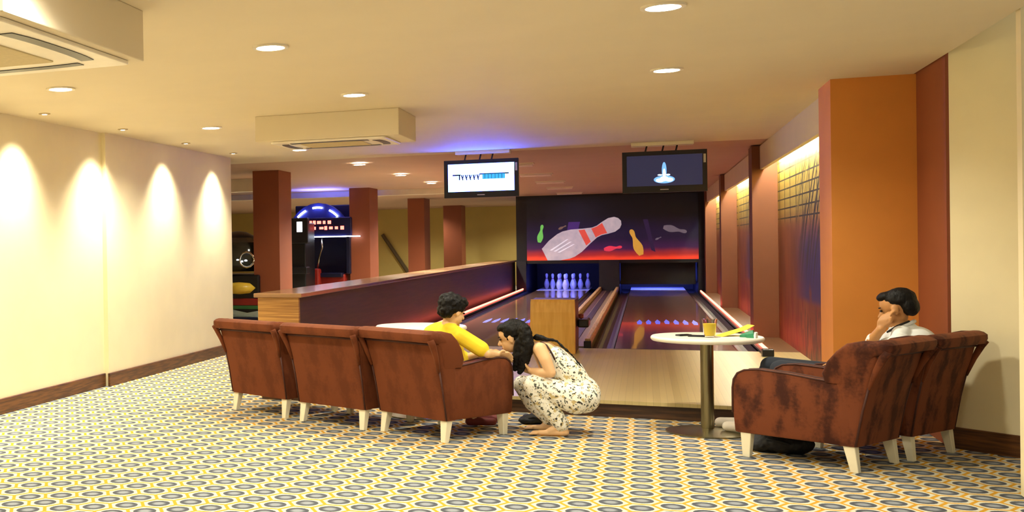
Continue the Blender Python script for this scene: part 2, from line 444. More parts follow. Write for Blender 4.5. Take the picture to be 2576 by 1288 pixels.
for x, y, lb in ((-7.75, 32.6, 'added unseen arcade lamp past the second column'), (-7.1, 38.0, 'added unseen arcade lamp past the third column'), (-3.55, 38.6, 'added unseen lamp behind the pinsetter mask'), (-9.5, 19.0, 'added unseen lamp over the driving arcade game')):
    downlight(x, y, lb, power=150)  # lamps added out of sight to brighten the arcade walls and driving game
for k, (x, y) in enumerate(((-5.09, 9.07), (-5.05, 10.68), (-5.07, 12.5), (-5.07, 14.2), (-5.09, 7.45), (-5.09, 5.8))):  # last two spots are added off view to light the near wall
    lb = ('small spot lamp by cream wall before the wall step', 'small spot lamp by cream wall just past the wall step',
          'small spot lamp by cream wall, third along', 'small spot lamp by cream wall near the wall end',
          'added off-view spot lamp by the near cream wall', 'added off-view spot lamp by the near cream wall')[k]
    t = thing('wall_washer_spot', lb, 'spot lamp', (x, y, CEIL), 0, 'small wall washer spots along the cream wall')
    obj('trim_ring', L([(0.028, 0), (0.028, -0.012), (0.055, -0.008), (0.055, 0)], n=20), M_chrome, t, 'auto')
    obj('bulb', L([(0, -0.012), (0.018, -0.010), (0.026, -0.003), (0.0, -0.001)], n=16), M_spotglow, t)
    ld = bpy.data.lights.new('spot_lamp', 'SPOT'); ld.energy = 125; ld.color = (1.0, 0.92, 0.72)
    ld.spot_size = math.radians(98); ld.spot_blend = 1.0; ld.shadow_soft_size = 0.07
    lo = bpy.data.objects.new('spot_lamp', ld); COL.objects.link(lo); lo.parent = t; lo.location = (0, 0, -0.03)
    lo.rotation_euler = (0, math.radians(9), 0)

# ------------------------------------------------------------------ air conditioner boxes
def ac_box(x0, x1, y0, y1, z0, label):
    cx, cy = (x0 + x1) / 2, (y0 + y1) / 2
    t = thing('ceiling_air_conditioner', label, 'air conditioner', (cx, cy, CEIL), 0, 'boxed ceiling air conditioners')
    hx, hy, h = (x1 - x0) / 2, (y1 - y0) / 2, z0 - CEIL
    obj('housing', rbox(-hx, hx, -hy, hy, h, 0, 0.006), M_ceil, t)
    s = min(hx, hy) * 0.92; sx = s if hx < hy * 1.3 else hx * 0.80
    obj('cover_panel', bevel(PR(rrect(-sx, sx, -s, s, 0.03), 'z', h - 0.022, h - 0.001), 0.006), M_trim, t)
    # four curved air slots around the grille
    e = 0.80
    for ax in (0, 1):
        for sg in (-1, 1):
            pts = []
            for i in range(9):
                f = -1 + i / 4.0
                bow = 0.05 * (1 - abs(f) ** 3)
                if ax == 0: pts.append((f * sx * 0.68, sg * (s * e - 0.035 + bow * 0.5), 0))
                else: pts.append((sg * (sx * (e + 0.06) - 0.035 + bow * 0.5), f * s * 0.62, 0))
            w = 0.036
            up = []; dn = []
            for p in pts:
                if ax == 0: up.append((p[0], p[1] + w)); dn.append((p[0], p[1] - w))
                else: up.append((p[0] + w, p[1])); dn.append((p[0] - w, p[1]))
            obj('air_slot', PR(up + dn[::-1], 'z', h - 0.026, h - 0.014), M_blk, t)
    obj('intake_grille', bevel(PR(rrect(-sx * 0.55, sx * 0.55, -s * 0.55, s * 0.55, 0.02), 'z', h - 0.028, h - 0.018), 0.004), pmat('grille_paint', (206, 188, 140), 0.6, 0.1, 40), t)
    return t
ac_box(-3.86, -2.44, 4.02, 5.44, 2.50, 'large boxed ceiling air conditioner with dark slot, cut off at the corner')
ac_box(-3.47, -2.07, 10.36, 11.20, 2.52, 'boxed ceiling air conditioner hanging from the middle of the ceiling')

# ------------------------------------------------------------------ monitors
def monitor(x0, x1, y, z0, z1, label, plate):
    cx = (x0 + x1) / 2; w = (x1 - x0) / 2; hz = (z1 - z0)
    t = thing('scoring_monitor', label, 'monitor', (cx, y, z0))
    fr = bmesh.new()
    bw, bb = 0.055, 0.085
    box(fr, -w, w, 0.02, 0.09, 0, hz)
    obj('casing', bevel(fr, 0.008), M_blk, t)
    for nm, a in (('bezel', (-w, w, -0.002, 0.02, 0, bb)), ('bezel', (-w, w, -0.002, 0.02, hz - bw, hz)),
                  ('bezel', (-w, -w + bw, -0.002, 0.02, bb, hz - bw)), ('bezel', (w - bw, w, -0.002, 0.02, bb, hz - bw))):
        obj(nm, B(*a), M_blk, t)
    for sx in (-0.22, -0.02, 0.14):
        obj('hanger_rod', T([(sx, 0.05, hz), (sx + 0.02, 0.06, CEIL - z0 - 0.03)], 0.011), M_blk, t)
    px0, px1 = plate
    obj('ceiling_plate', rbox(px0 - cx, px1 - cx, -0.05, 0.20, CEIL - z0 - 0.045, CEIL - z0, 0.006), M_white, t)
    obj('logo', B(-0.05, 0.05, -0.004, -0.002, 0.03, 0.042), pmat('logo_silver', (190, 190, 190), 0.3, 0.05), t)
    obj('sticker', B(w - 0.042, w - 0.015, -0.004, -0.002, hz - 0.17, hz - 0.06), pmat('sticker_white', (196, 196, 190), 0.5, 0.05), t)
    return t, w, hz, bw, bb
m1, w, hz, bw, bb = monitor(-2.54, -1.55, 15.8, 2.13, 2.65, 'lit scoring monitor with a white screen, hanging above the left lane', (-2.38, -1.66))
scr = obj('screen', B(-w + bw, w - bw, 0.008, 0.014, bb, hz - bw), emat('screen_white', (0.05, 0.11, 1.0), 22.0), m1)
cxm = 0.42
M_ink = pmat('screen_ink', (20, 30, 60), 0.5, 0.1); M_cyan = emat('screen_cyan', (0.03, 0.30, 0.62), 0.75)
def ink(x0, x1, z0, z1, mt, y=0.004): obj('screen_mark', B(x0, x1, y, 0.0075, z0, z1), mt, m1)
zz = 0.30
ink(-0.38, -0.27, zz + 0.004, zz + 0.024, M_ink); ink(-0.296, -0.278, zz - 0.055, zz + 0.01, M_ink)
for k in range(5):
    x = -0.245 + k * 0.052
    obj('screen_mark', PR([(x - 0.022, zz + 0.016), (x - 0.004, zz + 0.016), (x + 0.012, zz - 0.058), (x - 0.004, zz - 0.058)], 'y', 0.004, 0.0075), M_ink, m1)
    obj('screen_mark', PR([(x + 0.008, zz + 0.016), (x + 0.022, zz + 0.016), (x + 0.010, zz - 0.03), (x, zz - 0.03)], 'y', 0.004, 0.0075), M_ink, m1)
ink(0.02, 0.32, zz - 0.05, zz + 0.02, M_cyan); ink(-0.02, 0.37, zz + 0.012, zz + 0.030, M_ink)
for k in range(6): ink(0.05 + k * 0.045, 0.056 + k * 0.045, zz - 0.046, zz + 0.014, M_ink, 0.0035)
m2, w, hz, bw, bb = monitor(-0.25, 0.75, 15.8, 2.12, 2.655, 'dark scoring monitor showing a small white fountain, hanging above the right lane', (-0.14, 0.60))
obj('screen', B(-w + bw * 0.7, w - bw * 0.7, 0.008, 0.014, bb, hz - bw * 0.7), emat('screen_navy', (0.012, 0.013, 0.035), 0.8), m2)
M_ftn = emat('fountain_white', (0.62, 0.82, 1.0), 1.1); M_ftb = emat('fountain_blue', (0.12, 0.30, 0.62), 0.9)
def blob(cx_, cz_, rx, rz_, mt, y):
    obj('screen_mark', PR([(cx_ + rx * math.cos(a * math.pi / 10), cz_ + rz_ * math.sin(a * math.pi / 10)) for a in range(20)], 'y', y, 0.0078), mt, m2)
blob(0.0, 0.165, 0.125, 0.05, M_ftb, 0.006); blob(0.0, 0.28, 0.028, 0.11, M_ftb, 0.006)
for a in ((-0.05, 0.155, 0.05, 0.026), (0.06, 0.16, 0.045, 0.026), (0.0, 0.175, 0.05, 0.032), (0.0, 0.235, 0.017, 0.07), (-0.05, 0.225, 0.03, 0.009), (0.045, 0.225, 0.026, 0.011)):
    blob(*a, M_ftn, 0.004)
# thin ceiling strip lamps beyond the screens
for k, (x0, x1, y) in enumerate(((-1.95, -1.62, 19.0), (-2.15, -1.55, 22.0), (-2.1, -1.5, 24.9), (-2.1, -1.5, 27.8), (-2.1, -1.45, 31.0))):
    t = thing('ceiling_strip_lamp', ('short white ceiling strip just right of the lit monitor', 'second white ceiling strip behind the lit monitor', 'third white ceiling strip behind the lit monitor', 'fourth white ceiling strip, before the one at the mask', 'white ceiling strip next to the black mask wall')[k], 'strip lamp', ((x0 + x1) / 2, y, CEIL + 0.02), 0, 'thin ceiling strips over the left lane')
    h = (x1 - x0) / 2
    obj('base_plate', B(-h, h, -0.10, 0.10, -0.02, 0), M_white, t)
    obj('diffuser', bevel(B(-h + 0.02, h - 0.02, -0.06, 0.06, -0.055, -0.02), 0.01), pmat('strip_diffuser', (240, 226, 216), 0.5, 0.04), t)
    ld = bpy.data.lights.new('strip_lamp', 'AREA'); ld.shape = 'RECTANGLE'; ld.size = 0.5; ld.size_y = 0.1; ld.energy = 7; ld.color = (0.50, 0.38, 1.0)
    lo = bpy.data.objects.new('strip_lamp', ld); COL.objects.link(lo); lo.parent = t; lo.location = (0, 0, -0.06)

# ------------------------------------------------------------------ bowling lanes
M_pin_refl = emat('pin_reflection_glow', (0.09, 0.10, 0.62), 0.42)  # mirror image of the raised pins, painted on the lane as glowing shapes
for nm, cx, lb in (('L', -2.10, 'dark polished bowling lane beside the long wooden barrier'), ('R', 0.33, 'dark polished bowling lane beside the terracotta pilasters')):
    t = thing('bowling_lane', lb, 'bowling lane', (cx, 15.1, 0.06), 0, 'bowling lanes')
    hw = 0.685
    obj('lane_surface', B(-hw, hw, 0, 20.3, 0, 0.085), M_lane, t)
    obj('pin_deck', B(-hw, hw, 17.7, 20.2, 0.085, 0.088), pmat('deck_white', (200, 200, 206), 0.4, 0.05), t)
    obj('foul_line', B(-hw, hw, -0.0, 0.03, 0.085, 0.087), M_dark, t)
    for s in (-1, 1):
        x0 = s * (hw + 0.01); x1 = s * (hw + 0.22); pts = []
        for i in range(7):
            a = math.pi * i / 6
            pts.append(((x0 + x1) / 2 + math.cos(a) * (x1 - x0) / 2 * -1, 0.08 - math.sin(a) * 0.06))
        pts += [(x1, 0.0), (x0, 0.0)]
        obj('gutter', PR(pts, 'y', 0.0, 17.6), M_gutter, t)
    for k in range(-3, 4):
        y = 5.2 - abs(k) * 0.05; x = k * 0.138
        obj('pin_reflection', PR([(x - 0.030, y - 0.55), (x + 0.030, y - 0.55), (x + 0.042, y), (x, y + 0.6), (x - 0.042, y)], 'z', 0.0852, 0.0862), M_pin_refl, t)
# light strips at the lane sides
M_led = emat('led_tube', (1.0, 0.135, 0.085), 4.2)
for x, ya, lb, sg in ((-3.10, 15.2, 'long glowing orange light strip at foot of the wooden barrier', -1), (1.30, 14.55, 'long glowing orange light strip at foot of the terracotta pilasters', 1)):
    t = thing('light_strip', lb, 'light strip', (x, ya, 0.06), 0)
    Ln = (32.4 if sg < 0 else 31.2) - ya
    z0 = 0.0 if ya > 15 else 0.085
    obj('strip_channel', PR([(sg * 0.03, 0.0 if ya > 15 else 0.087), (-sg * 0.05, 0.0 if ya > 15 else 0.087), (-sg * 0.05, 0.11), (sg * 0.03, 0.13)], 'y', 0, Ln), M_blk, t)
    obj('light_tube', T([(0, 0.04, 0.145), (0, Ln, 0.145)], 0.019), M_led, t)
    obj('end_cap', rbox(-0.07, 0.05, -0.10, 0.04, 0.087, 0.17, 0.008), M_blk, t)
# ball return track between the lanes
t = thing('ball_return_track', 'wooden ball return track with two raised rails between the lanes', 'ball return', (-0.89, 15.2, 0.06))
obj('track_bed', B(-0.24, 0.24, 0, 17.3, 0, 0.10), M_track, t)
for x in (-0.215, 0.215):
    obj('rail', rbox(x - 0.035, x + 0.035, 0.0, 17.3, 0.10, 0.20, 0.012), M_rail, t)
    obj('rail_end', rbox(x - 0.045, x + 0.045, -0.05, 0.03, 0.0, 0.17, 0.008), M_blk, t)
obj('track_groove', B(-0.05, 0.05, 0.02, 17.2, 0.1, 0.108), M_gutter, t)
# ball return hood
t = thing('ball_return_hood', 'honey coloured wooden hood of the ball return with curved sides', 'ball return', (-1.03, 14.3, 0.145))
secs = []
for z, wl, yf in ((0, 0.25, 0.0), (0.15, 0.252, -0.012), (0.35, 0.255, -0.02), (0.5, 0.254, -0.012), (0.62, 0.252, 0.01), (0.655, 0.248, 0.03)):
    secs.append([(x, y, z) for x, y in ((-wl, yf), (wl, yf), (wl + 0.005, yf + 0.03), (-wl - 0.005, yf + 0.03))])
obj('front_panel', loft(secs), M_podium, t)
secs = []
for z, wl, yf in ((0, 0.256, 0.03), (0.15, 0.258, 0.02), (0.35, 0.262, 0.012), (0.5, 0.260, 0.02), (0.60, 0.258, 0.04), (0.645, 0.252, 0.07)):
    secs.append([(x, y, z) for x, y in ((-wl, yf), (wl, yf), (wl, 0.72), (-wl, 0.72))])
obj('hood_body', loft(secs), M_barrier, t)
obj('ball_tray', rbox(0.27, 0.40, 0.25, 0.70, 0.30, 0.40, 0.02), M_blk, t)
obj('tray_lamp', L([(0, 0.40), (0.03, 0.42), (0.03, 0.46), (0, 0.47)], (0.31, 0.3, 0), 12), pmat('tray_red', (140, 60, 50), 0.4, 0.1), t)

# ------------------------------------------------------------------ pinsetter end
t = thing('pinsetter_mask', 'black mask wall above the pin decks printed with flying bowling pins', 'mask unit', (-0.885, 32.6, 0.06))
wpart(t, 'mask_board', B(-3.28, 1.50, 32.62, 32.75, 0.985, CEIL + 0.02), M_dark)
wpart(t, 'lower_valance', B(-3.28, 1.50, 32.58, 32.62, 0.90, 0.99), M_dark)
pic = obj('printed_picture', B(0, 4.32, -0.01, 0.0, 0, 1.75), M_backdrop, t, loc=(-3.0 + 0.885, 0.02, 0.93))
for x0, x1 in ((-3.28, -3.02), (1.30, 1.50), (-1.13, -0.62)):
    wpart(t, 'side_cheek', B(x0, x1, 32.5, 36, 0.06, 0.985), pmat('cheek_grey', (30, 28, 36), 0.5, 0.2))
# printed pins (flat print on the picture); outline of a pin, foot at 0, head at 1
PIN = [(0, 0.075), (0.02, 0.082), (0.12, 0.125), (0.25, 0.155), (0.32, 0.158), (0.42, 0.14), (0.55, 0.095), (0.66, 0.062), (0.72, 0.06), (0.80, 0.075), (0.88, 0.085), (0.95, 0.07), (0.985, 0.04), (1.0, 0.0)]
def pin_print(x, z, ln, ang, mt, d, a=0.0, b=1.0, fat=1.0):
    pts = [(u, r) for u, r in PIN if a <= u <= b]
    def rad(u):
        for (u0, r0), (u1, r1) in zip(PIN, PIN[1:]):
            if u0 <= u <= u1: return r0 + (r1 - r0) * (u - u0) / (u1 - u0 + 1e-9)
        return 0
    pts = [(a, rad(a))] + [p for p in pts if a < p[0] < b] + [(b, rad(b))]
    poly = [(u * ln, r * ln * fat) for u, r in pts] + [(u * ln, -r * ln * fat) for u, r in reversed(pts) if r > 1e-4]
    ca, sa = math.cos(ang), math.sin(ang)
    return obj('printed_pin', PR([(x + p * ca - q * sa, z + p * sa + q * ca) for p, q in poly], 'y', -0.012 - d, -0.0095), mt, pic)
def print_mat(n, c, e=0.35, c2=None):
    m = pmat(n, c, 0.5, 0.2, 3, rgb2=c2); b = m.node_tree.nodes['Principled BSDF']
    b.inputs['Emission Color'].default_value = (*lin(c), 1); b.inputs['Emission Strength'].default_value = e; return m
a0 = math.radians(24.5)
pin_print(0.47, 0.16, 2.16, a0, print_mat('print_pin_white', (196, 182, 186), 0.30, (150, 138, 158)), 0.001, fat=1.12)
pin_print(0.47, 0.16, 2.16, a0, print_mat('print_pin_red', (206, 74, 58), 0.4), 0.0016, 0.50, 0.57, 0.96)
pin_print(0.47, 0.16, 2.16, a0, print_mat('print_pin_red', (206, 74, 58), 0.4), 0.0016, 0.645, 0.79, 0.96)
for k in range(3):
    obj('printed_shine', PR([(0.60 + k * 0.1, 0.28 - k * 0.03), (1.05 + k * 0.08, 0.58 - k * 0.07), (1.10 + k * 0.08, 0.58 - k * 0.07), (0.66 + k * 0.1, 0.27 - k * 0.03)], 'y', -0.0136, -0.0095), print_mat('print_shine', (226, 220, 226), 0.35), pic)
pin_print(0.33, 0.50, 0.50, math.radians(80), print_mat('print_pin_green', (104, 186, 84), 0.4), 0.001)
pin_print(2.93, 0.12, 0.74, math.radians(110), print_mat('print_pin_gold', (196, 146, 56), 0.4), 0.001)
pin_print(2.0, 0.285, 0.46, math.radians(8), print_mat('print_pin_pink', (216, 54, 78), 0.4), 0.001)
pin_print(3.48, 0.86, 0.58, math.radians(-14), print_mat('print_pin_grey', (112, 102, 116), 0.3), 0.001)
pin_print(0.84, 0.86, 0.22, math.radians(25), print_mat('print_pin_brown', (118, 96, 78), 0.3), 0.001)
pin_print(3.28, 0.53, 0.16, math.radians(25), print_mat('print_pin_grey', (112, 102, 116), 0.3), 0.001)
M_beam = print_mat('print_purple_beam', (62, 34, 104), 0.35)
obj('printed_beam', PR([(1.02, 0.55), (1.30, 0.62), (1.40, 1.05), (1.10, 1.05)], 'y', -0.0104, -0.0095), M_beam, pic)
obj('printed_beam', PR([(3.18, 0.25), (3.28, 0.20), (3.10, 1.08), (2.98, 1.08)], 'y', -0.0104, -0.0095), print_mat('print_dim_beam', (42, 26, 66), 0.3), pic)
# sweep board of the right lane and bumper of the left one
t = thing('pin_sweep_board', 'black sweep board lowered in front of the right pin deck', 'sweep board', (0.33, 32.9, 0.145))
obj('sweep_panel', B(-0.93, 0.93, 0.25, 0.30, 0.16, 0.84), M_dark, t)
for s in (-1, 1): obj('sweep_arm', B(s * 0.90 - 0.03, s * 0.90 + 0.03, 0.30, 1.6, 0.16, 0.26), M_blk, t)
# pins
M_pin = pmat('pin_plastic', (226, 226, 236), 0.3, 0.04, 10); M_pinred = pmat('pin_stripe', (150, 60, 80), 0.35, 0.1)
PH = 0.45
def pin_proto():
    t = thing('bowling_pin', 'white bowling pin', 'bowling pin')
    obj('pin_body', L([(0, 0)] + [(r * PH * 1.05, u * PH) for u, r in PIN], n=20), M_pin, t, True)
    obj('neck_stripe', L([(0.0655 * PH * 1.05, 0.65 * PH), (0.069 * PH * 1.05, 0.66 * PH), (0.067 * PH * 1.05, 0.69 * PH), (0.062 * PH * 1.05, 0.69 * PH)], n=20), M_pinred, t)
    return t
proto = pin_proto(); first = True
for r in range(4):
    for c in range(r + 1):
        o = proto if first else copy_tree(proto); first = False
        o.location = (-2.04 + (c - r / 2) * 0.372, 33.15 + r * 0.30, 0.148)
        lb = ('foremost blue-lit bowling pin of the ten on the left deck' if r == 0 else
              'blue-lit bowling pin in the %s row, %s' % (('second', 'third', 'back')[r - 1],
               'at the end by the wooden barrier' if c == 0 else 'at the end by the ball return track' if c == r else
               'between the two end pins' if r == 2 else 'next to the end pin by the barrier' if c == 1 else 'next to the end pin by the track'))
        tag(o, lb, 'bowling pin', 'ten pins set up on the left lane')
# blacklight tubes of the pin decks (real fixtures behind the mask)
for cx, lb, en in ((-2.10, 'blacklight tube behind the mask over the left pin deck', 9), (0.33, 'blacklight tube behind the mask over the right pin deck', 40)):
    t = thing('blacklight_tube', lb, 'lamp', (cx, 32.95 if cx < 0 else 33.6, 1.0))
    obj('tube', T([(-0.55, 0, -0.03), (0.55, 0, -0.03)], 0.016), emat('blacklight_' + str(int(en)), (0.12, 0.16, 1.0), 6), t)
    obj('tube_holder', B(-0.6, 0.6, -0.03, 0.03, -0.01, 0.05), M_blk, t)
    ld = bpy.data.lights.new('blacklight', 'AREA'); ld.shape = 'RECTANGLE'; ld.size = 1.1; ld.size_y = 0.05; ld.energy = en; ld.color = (0.10, 0.14, 1.0)
    lo = bpy.data.objects.new('blacklight', ld); COL.objects.link(lo); lo.parent = t; lo.location = (0, 0.0, -0.06); lo.rotation_euler = (math.radians(35), 0, 0)
# trough tubes behind the lane wall boards
for ya, yb in ((11.1, 17.2), (17.9, 24.5), (25.2, 31.3)):
    t = thing('trough_lamp', {11.1: 'bright tube in the wall trough between the big pilaster and the next one', 17.9: 'bright tube in the wall trough between second and third pilaster', 25.2: 'bright tube in the wall trough before the pilaster at the mask'}[ya], 'strip lamp', (1.60, ya, 2.62), 0, 'tubes in the mural light trough')
    n = 4; ln = (yb - ya) / n
    obj('tube_lamp', T([(0, 0.05, 0), (0, yb - ya - 0.05, 0)], 0.014), emat('trough_tube_%d' % int(ya), (1.0, 0.95, 0.78), 110), t)
    obj('lamp_bracket', B(-0.03, 0.08, 0, yb - ya, 0.02, 0.05), M_white, t)

# ------------------------------------------------------------------ armchairs
def chair_proto(mv):
    t = thing('armchair', 'brown velvet armchair', 'armchair')
    for sx in (-1, 1):
        for sy in (-1, 1):
            x, y = sx * 0.283, sy * 0.275; k = 0.0 if sy > 0 else -0.03
            s = [[(x + a * 0.031, y + b * 0.031, 0.185) for a, b in ((-1, -1), (1, -1), (1, 1), (-1, 1))],
                 [(x + sx * 0.008 + a * 0.02, y + k + b * 0.02, 0.0) for a, b in ((-1, -1), (1, -1), (1, 1), (-1, 1))]]
            obj('leg', bevel(loft(s), 0.003, 1), M_leg, t)
    obj('seat_frame', rbox(-0.25, 0.25, -0.30, 0.315, 0.17, 0.30, 0.015), mv, t)
    obj('seat_cushion', rbox(-0.235, 0.235, -0.26, 0.335, 0.295, 0.425, 0.04, 3), mv, t, 'auto')
    prof = [(-0.30, 0.165), (0.335, 0.165), (0.345, 0.30), (0.345, 0.47), (0.338, 0.53), (0.315, 0.575), (0.275, 0.60), (0.20, 0.61), (0.05, 0.60), (-0.12, 0.578), (-0.25, 0.565), (-0.30, 0.56)]
    for sx in (-1, 1):
        a = obj('armrest', bevel(PR(prof, 'x', sx * 0.235, sx * 0.325), 0.016, 2), mv, t, 'auto')
        obj('piping_and_crease_shade', T([(sx * 0.320, y, z) for y, z in prof[2:]], 0.0065, 6), M_pipe_shade, a, True)
        obj('piping_and_crease_shade', T([(sx * 0.240, y, z) for y, z in prof[2:]], 0.0065, 6), M_pipe_shade, a, True)
    secs = []
    BK = ((0.165, 0.322, -0.320, -0.22, 0.025), (0.40, 0.326, -0.358, -0.21, 0.03), (0.56, 0.332, -0.392, -0.215, 0.035), (0.66, 0.344, -0.42, -0.245, 0.04),
          (0.735, 0.352, -0.436, -0.280, 0.04), (0.755, 0.354, -0.432, -0.292, 0.04), (0.766, 0.362, -0.498, -0.305, 0.05), (0.80, 0.366, -0.512, -0.328, 0.055), (0.828, 0.364, -0.510, -0.362, 0.05), (0.845, 0.35, -0.49, -0.40, 0.04), (0.852, 0.33, -0.465, -0.43, 0.015))
    for z, wd_, yb, yf, rr_ in BK:
        secs.append([(x, y, z) for x, y in rrect(-wd_, wd_, yb, yf, rr_)])
    bk = obj('backrest', loft(secs), mv, t, 'auto')
    obj('piping_and_crease_shade', T([(-0.335, -0.436, 0.748), (0, -0.442, 0.752), (0.335, -0.436, 0.748)], 0.010, 6), M_pipe_shade, bk, True)  # dark tube standing in for the shadow crease below the top roll
    # rolled edges down the sides of the back panel
    for sx in (-1, 1):
        obj('back_roll', T([(sx * 0.322, -0.385, 0.54), (sx * 0.336, -0.425, 0.66), (sx * 0.346, -0.465, 0.75), (sx * 0.348, -0.488, 0.785)], [0.010, 0.018, 0.024, 0.024], 8), mv, bk, True)
        sc_ = []
        for z, y0, y1, x0, x1 in ((0.562, -0.36, -0.16, 0.25, 0.333), (0.62, -0.375, -0.15, 0.255, 0.343), (0.70, -0.40, -0.18, 0.265, 0.352), (0.77, -0.43, -0.23, 0.275, 0.360), (0.825, -0.45, -0.285, 0.285, 0.360), (0.846, -0.45, -0.36, 0.295, 0.345)):
            sc_.append([(sx * x, y, z) for x, y in rrect(x0, x1, y0, y1, 0.025)])
        obj('wing', loft(sc_), mv, bk, 'auto')
        obj('piping_and_crease_shade', T([(sx * 0.318, -0.314, 0.168), (sx * 0.322, -0.352, 0.40), (sx * 0.326, -0.384, 0.55)], 0.006, 6), M_pipe_shade, bk, True)
    return t
ca = chair_proto(M_velvet)
cb = chair_proto(M_velvet2)
def place(o, bl, br, deg, sx, sy, label, group):
    """bl, br: floor points under the back legs"""
    a = math.radians(deg); f = Vector((-math.sin(a), math.cos(a), 0))
    mid = (Vector((*bl, 0)) + Vector((*br, 0))) / 2
    o.location = mid + f * 0.305 * sy; o.rotation_euler = (0, 0, a); o.scale = (sx, sy, 1)
    tag(o, label, 'armchair', group)
G1 = 'brown velvet armchairs around the left table'; G2 = 'brown velvet armchairs around the right table'
place(ca, (-3.486, 9.69), (-2.866, 9.31), -30, 1.13, 1.05, 'brown velvet armchair seen from behind, next to the long cream wall', G1)
c2 = copy_tree(ca); place(c2, (-2.721, 9.235), (-2.08, 8.90), -27, 1.14, 1.05, 'brown velvet armchair seen from behind, middle one of the three', G1)
c3 = copy_tree(ca); place(c3, (-1.962, 8.876), (-1.365, 8.565), -35, 1.13, 1.10, 'brown velvet armchair holding the child in the yellow shirt', G1)
place(cb, (1.194, 8.232), (1.529, 8.705), 57, 0.90, 1.20, 'brown velvet armchair seen from its side, in front of the man, black bag underneath', G2)
c5 = copy_tree(cb); place(c5, (1.60, 8.78), (1.951, 9.24), 54, 0.90, 1.05, 'brown velvet armchair by the angled cream wall, in which the man sits', G2)

# ------------------------------------------------------------------ round tables
def table(x, y, h, r, rb, label):
    t = thing('round_table', label, 'table', (x, y, 0), 0, 'round cafe tables')
    obj('table_top', L([(0, h - 0.036), (r - 0.012, h - 0.036), (r - 0.002, h - 0.026), (r, h - 0.018), (r - 0.002, h - 0.008), (r - 0.01, h), (0, h)], n=64), M_top, t, 'auto')
    obj('pedestal', L([(0, 0.02), (0.047, 0.02), (0.047, h - 0.05), (0, h - 0.05)], n=28), M_steel, t, 'auto')
    obj('mount_plate', L([(0, h - 0.05), (0.13, h - 0.05), (0.14, h - 0.036), (0, h - 0.036)], n=28), M_blk, t)
    obj('base_disc', L([(0, 0), (rb, 0), (rb, 0.01), (rb * 0.8, 0.022), (0.06, 0.035), (0, 0.035)], n=48), M_steel, t, 'auto')
    return t
table(0.437, 9.62, 0.75, 0.40, 0.30, 'round white table on steel post with drink and papers')
table(-1.80, 9.84, 0.787, 0.39, 0.29, 'round white table on steel post mostly hidden behind three armchairs')
TZ = 0.75
# glass of juice
M_glass = pmat('clear_glass', (245, 245, 235), 0.03, 0.01, 4, trans=1.0, spec=0.5)
M_juice = pmat('yellow_juice', (246, 214, 60), 0.3, 0.05, 20, emit=None)
g = thing('juice_glass', 'glass of yellow juice standing on the right round table', 'glass', (0.452, 9.50, TZ))
obj('glass_body', L([(0, 0), (0.037, 0), (0.042, 0.03), (0.053, 0.125), (0.056, 0.14), (0.0525, 0.14), (0.049, 0.125), (0.038, 0.03), (0.034, 0.012), (0, 0.012)], n=28), M_glass, g, 'auto')
obj('juice', L([(0, 0.013), (0.0335, 0.013), (0.0375, 0.03), (0.0465, 0.105), (0, 0.105)], n=28), M_juice, g, 'auto')
# leaflets
M_yel = pmat('yellow_paper', (250, 226, 70), 0.6, 0.06, 10); M_wht = pmat('white_paper', (240, 240, 232), 0.6, 0.04, 10); M_grn = pmat('green_print', (46, 140, 96), 0.5, 0.3, 30)
p = thing('folded_leaflet', 'yellow and white folded leaflet standing open on the right round table', 'leaflet', (0.65, 9.62, TZ), math.radians(18))
obj('front_leaf', loft([[(-0.13, -0.05, 0.0), (0.05, -0.05, 0.055), (0.05, 0.09, 0.055), (-0.13, 0.09, 0.0)], [(-0.13, -0.05, 0.003), (0.05, -0.05, 0.058), (0.05, 0.09, 0.058), (-0.13, 0.09, 0.003)]]), M_yel, p)
obj('tip_leaf', loft([[(0.05, -0.05, 0.055), (0.11, -0.04, 0.085), (0.11, 0.08, 0.085), (0.05, 0.09, 0.055)], [(0.05, -0.05, 0.058), (0.11, -0.04, 0.088), (0.11, 0.08, 0.088), (0.05, 0.09, 0.058)]]), M_yel, p)
obj('lower_leaf', loft([[(-0.13, -0.05, 0.0), (0.07, -0.06, 0.002), (0.07, 0.09, 0.002), (-0.13, 0.09, 0.0)], [(-0.13, -0.05, 0.002), (0.07, -0.06, 0.004), (0.07, 0.09, 0.004), (-0.13, 0.09, 0.002)]]), M_wht, p)
p = thing('snack_packet', 'small green and white packet beside the leaflet on the right table', 'packet', (0.715, 9.52, TZ), math.radians(-20))
obj('packet_body', loft([[(-0.05, -0.03, 0.0), (0.05, -0.03, 0.0), (0.05, 0.03, 0.0), (-0.05, 0.03, 0.0)], [(-0.05, -0.028, 0.02), (0.045, -0.028, 0.035), (0.045, 0.028, 0.035), (-0.05, 0.028, 0.02)], [(-0.01, -0.01, 0.045), (0.035, -0.01, 0.06), (0.035, 0.01, 0.06), (-0.01, 0.01, 0.045)]]), M_grn, p)
obj('packet_flap', loft([[(0.045, -0.03, 0.0), (0.06, -0.03, 0.0), (0.06, 0.03, 0.0), (0.045, 0.03, 0.0)], [(0.05, -0.025, 0.045), (0.062, -0.025, 0.04), (0.062, 0.025, 0.04), (0.05, 0.025, 0.045)]]), M_wht, p)
for x, y, a, l, lb in ((0.275, 9.60, 35, 0.055, 'smaller black phone on the right round table, farther from the glass'), (0.365, 9.53, -12, 0.06, 'black phone lying right beside the juice glass')):
    p = thing('mobile_phone', lb, 'phone', (x, y, TZ), math.radians(a))
    obj('phone_body', rbox(-l, l, -0.028, 0.028, 0.0, 0.012, 0.004), M_blk, p)
    obj('phone_screen', B(-l + 0.008, l - 0.008, -0.023, 0.023, 0.012, 0.0128), pmat('dark_screen', (14, 16, 22), 0.1, 0.1), p)
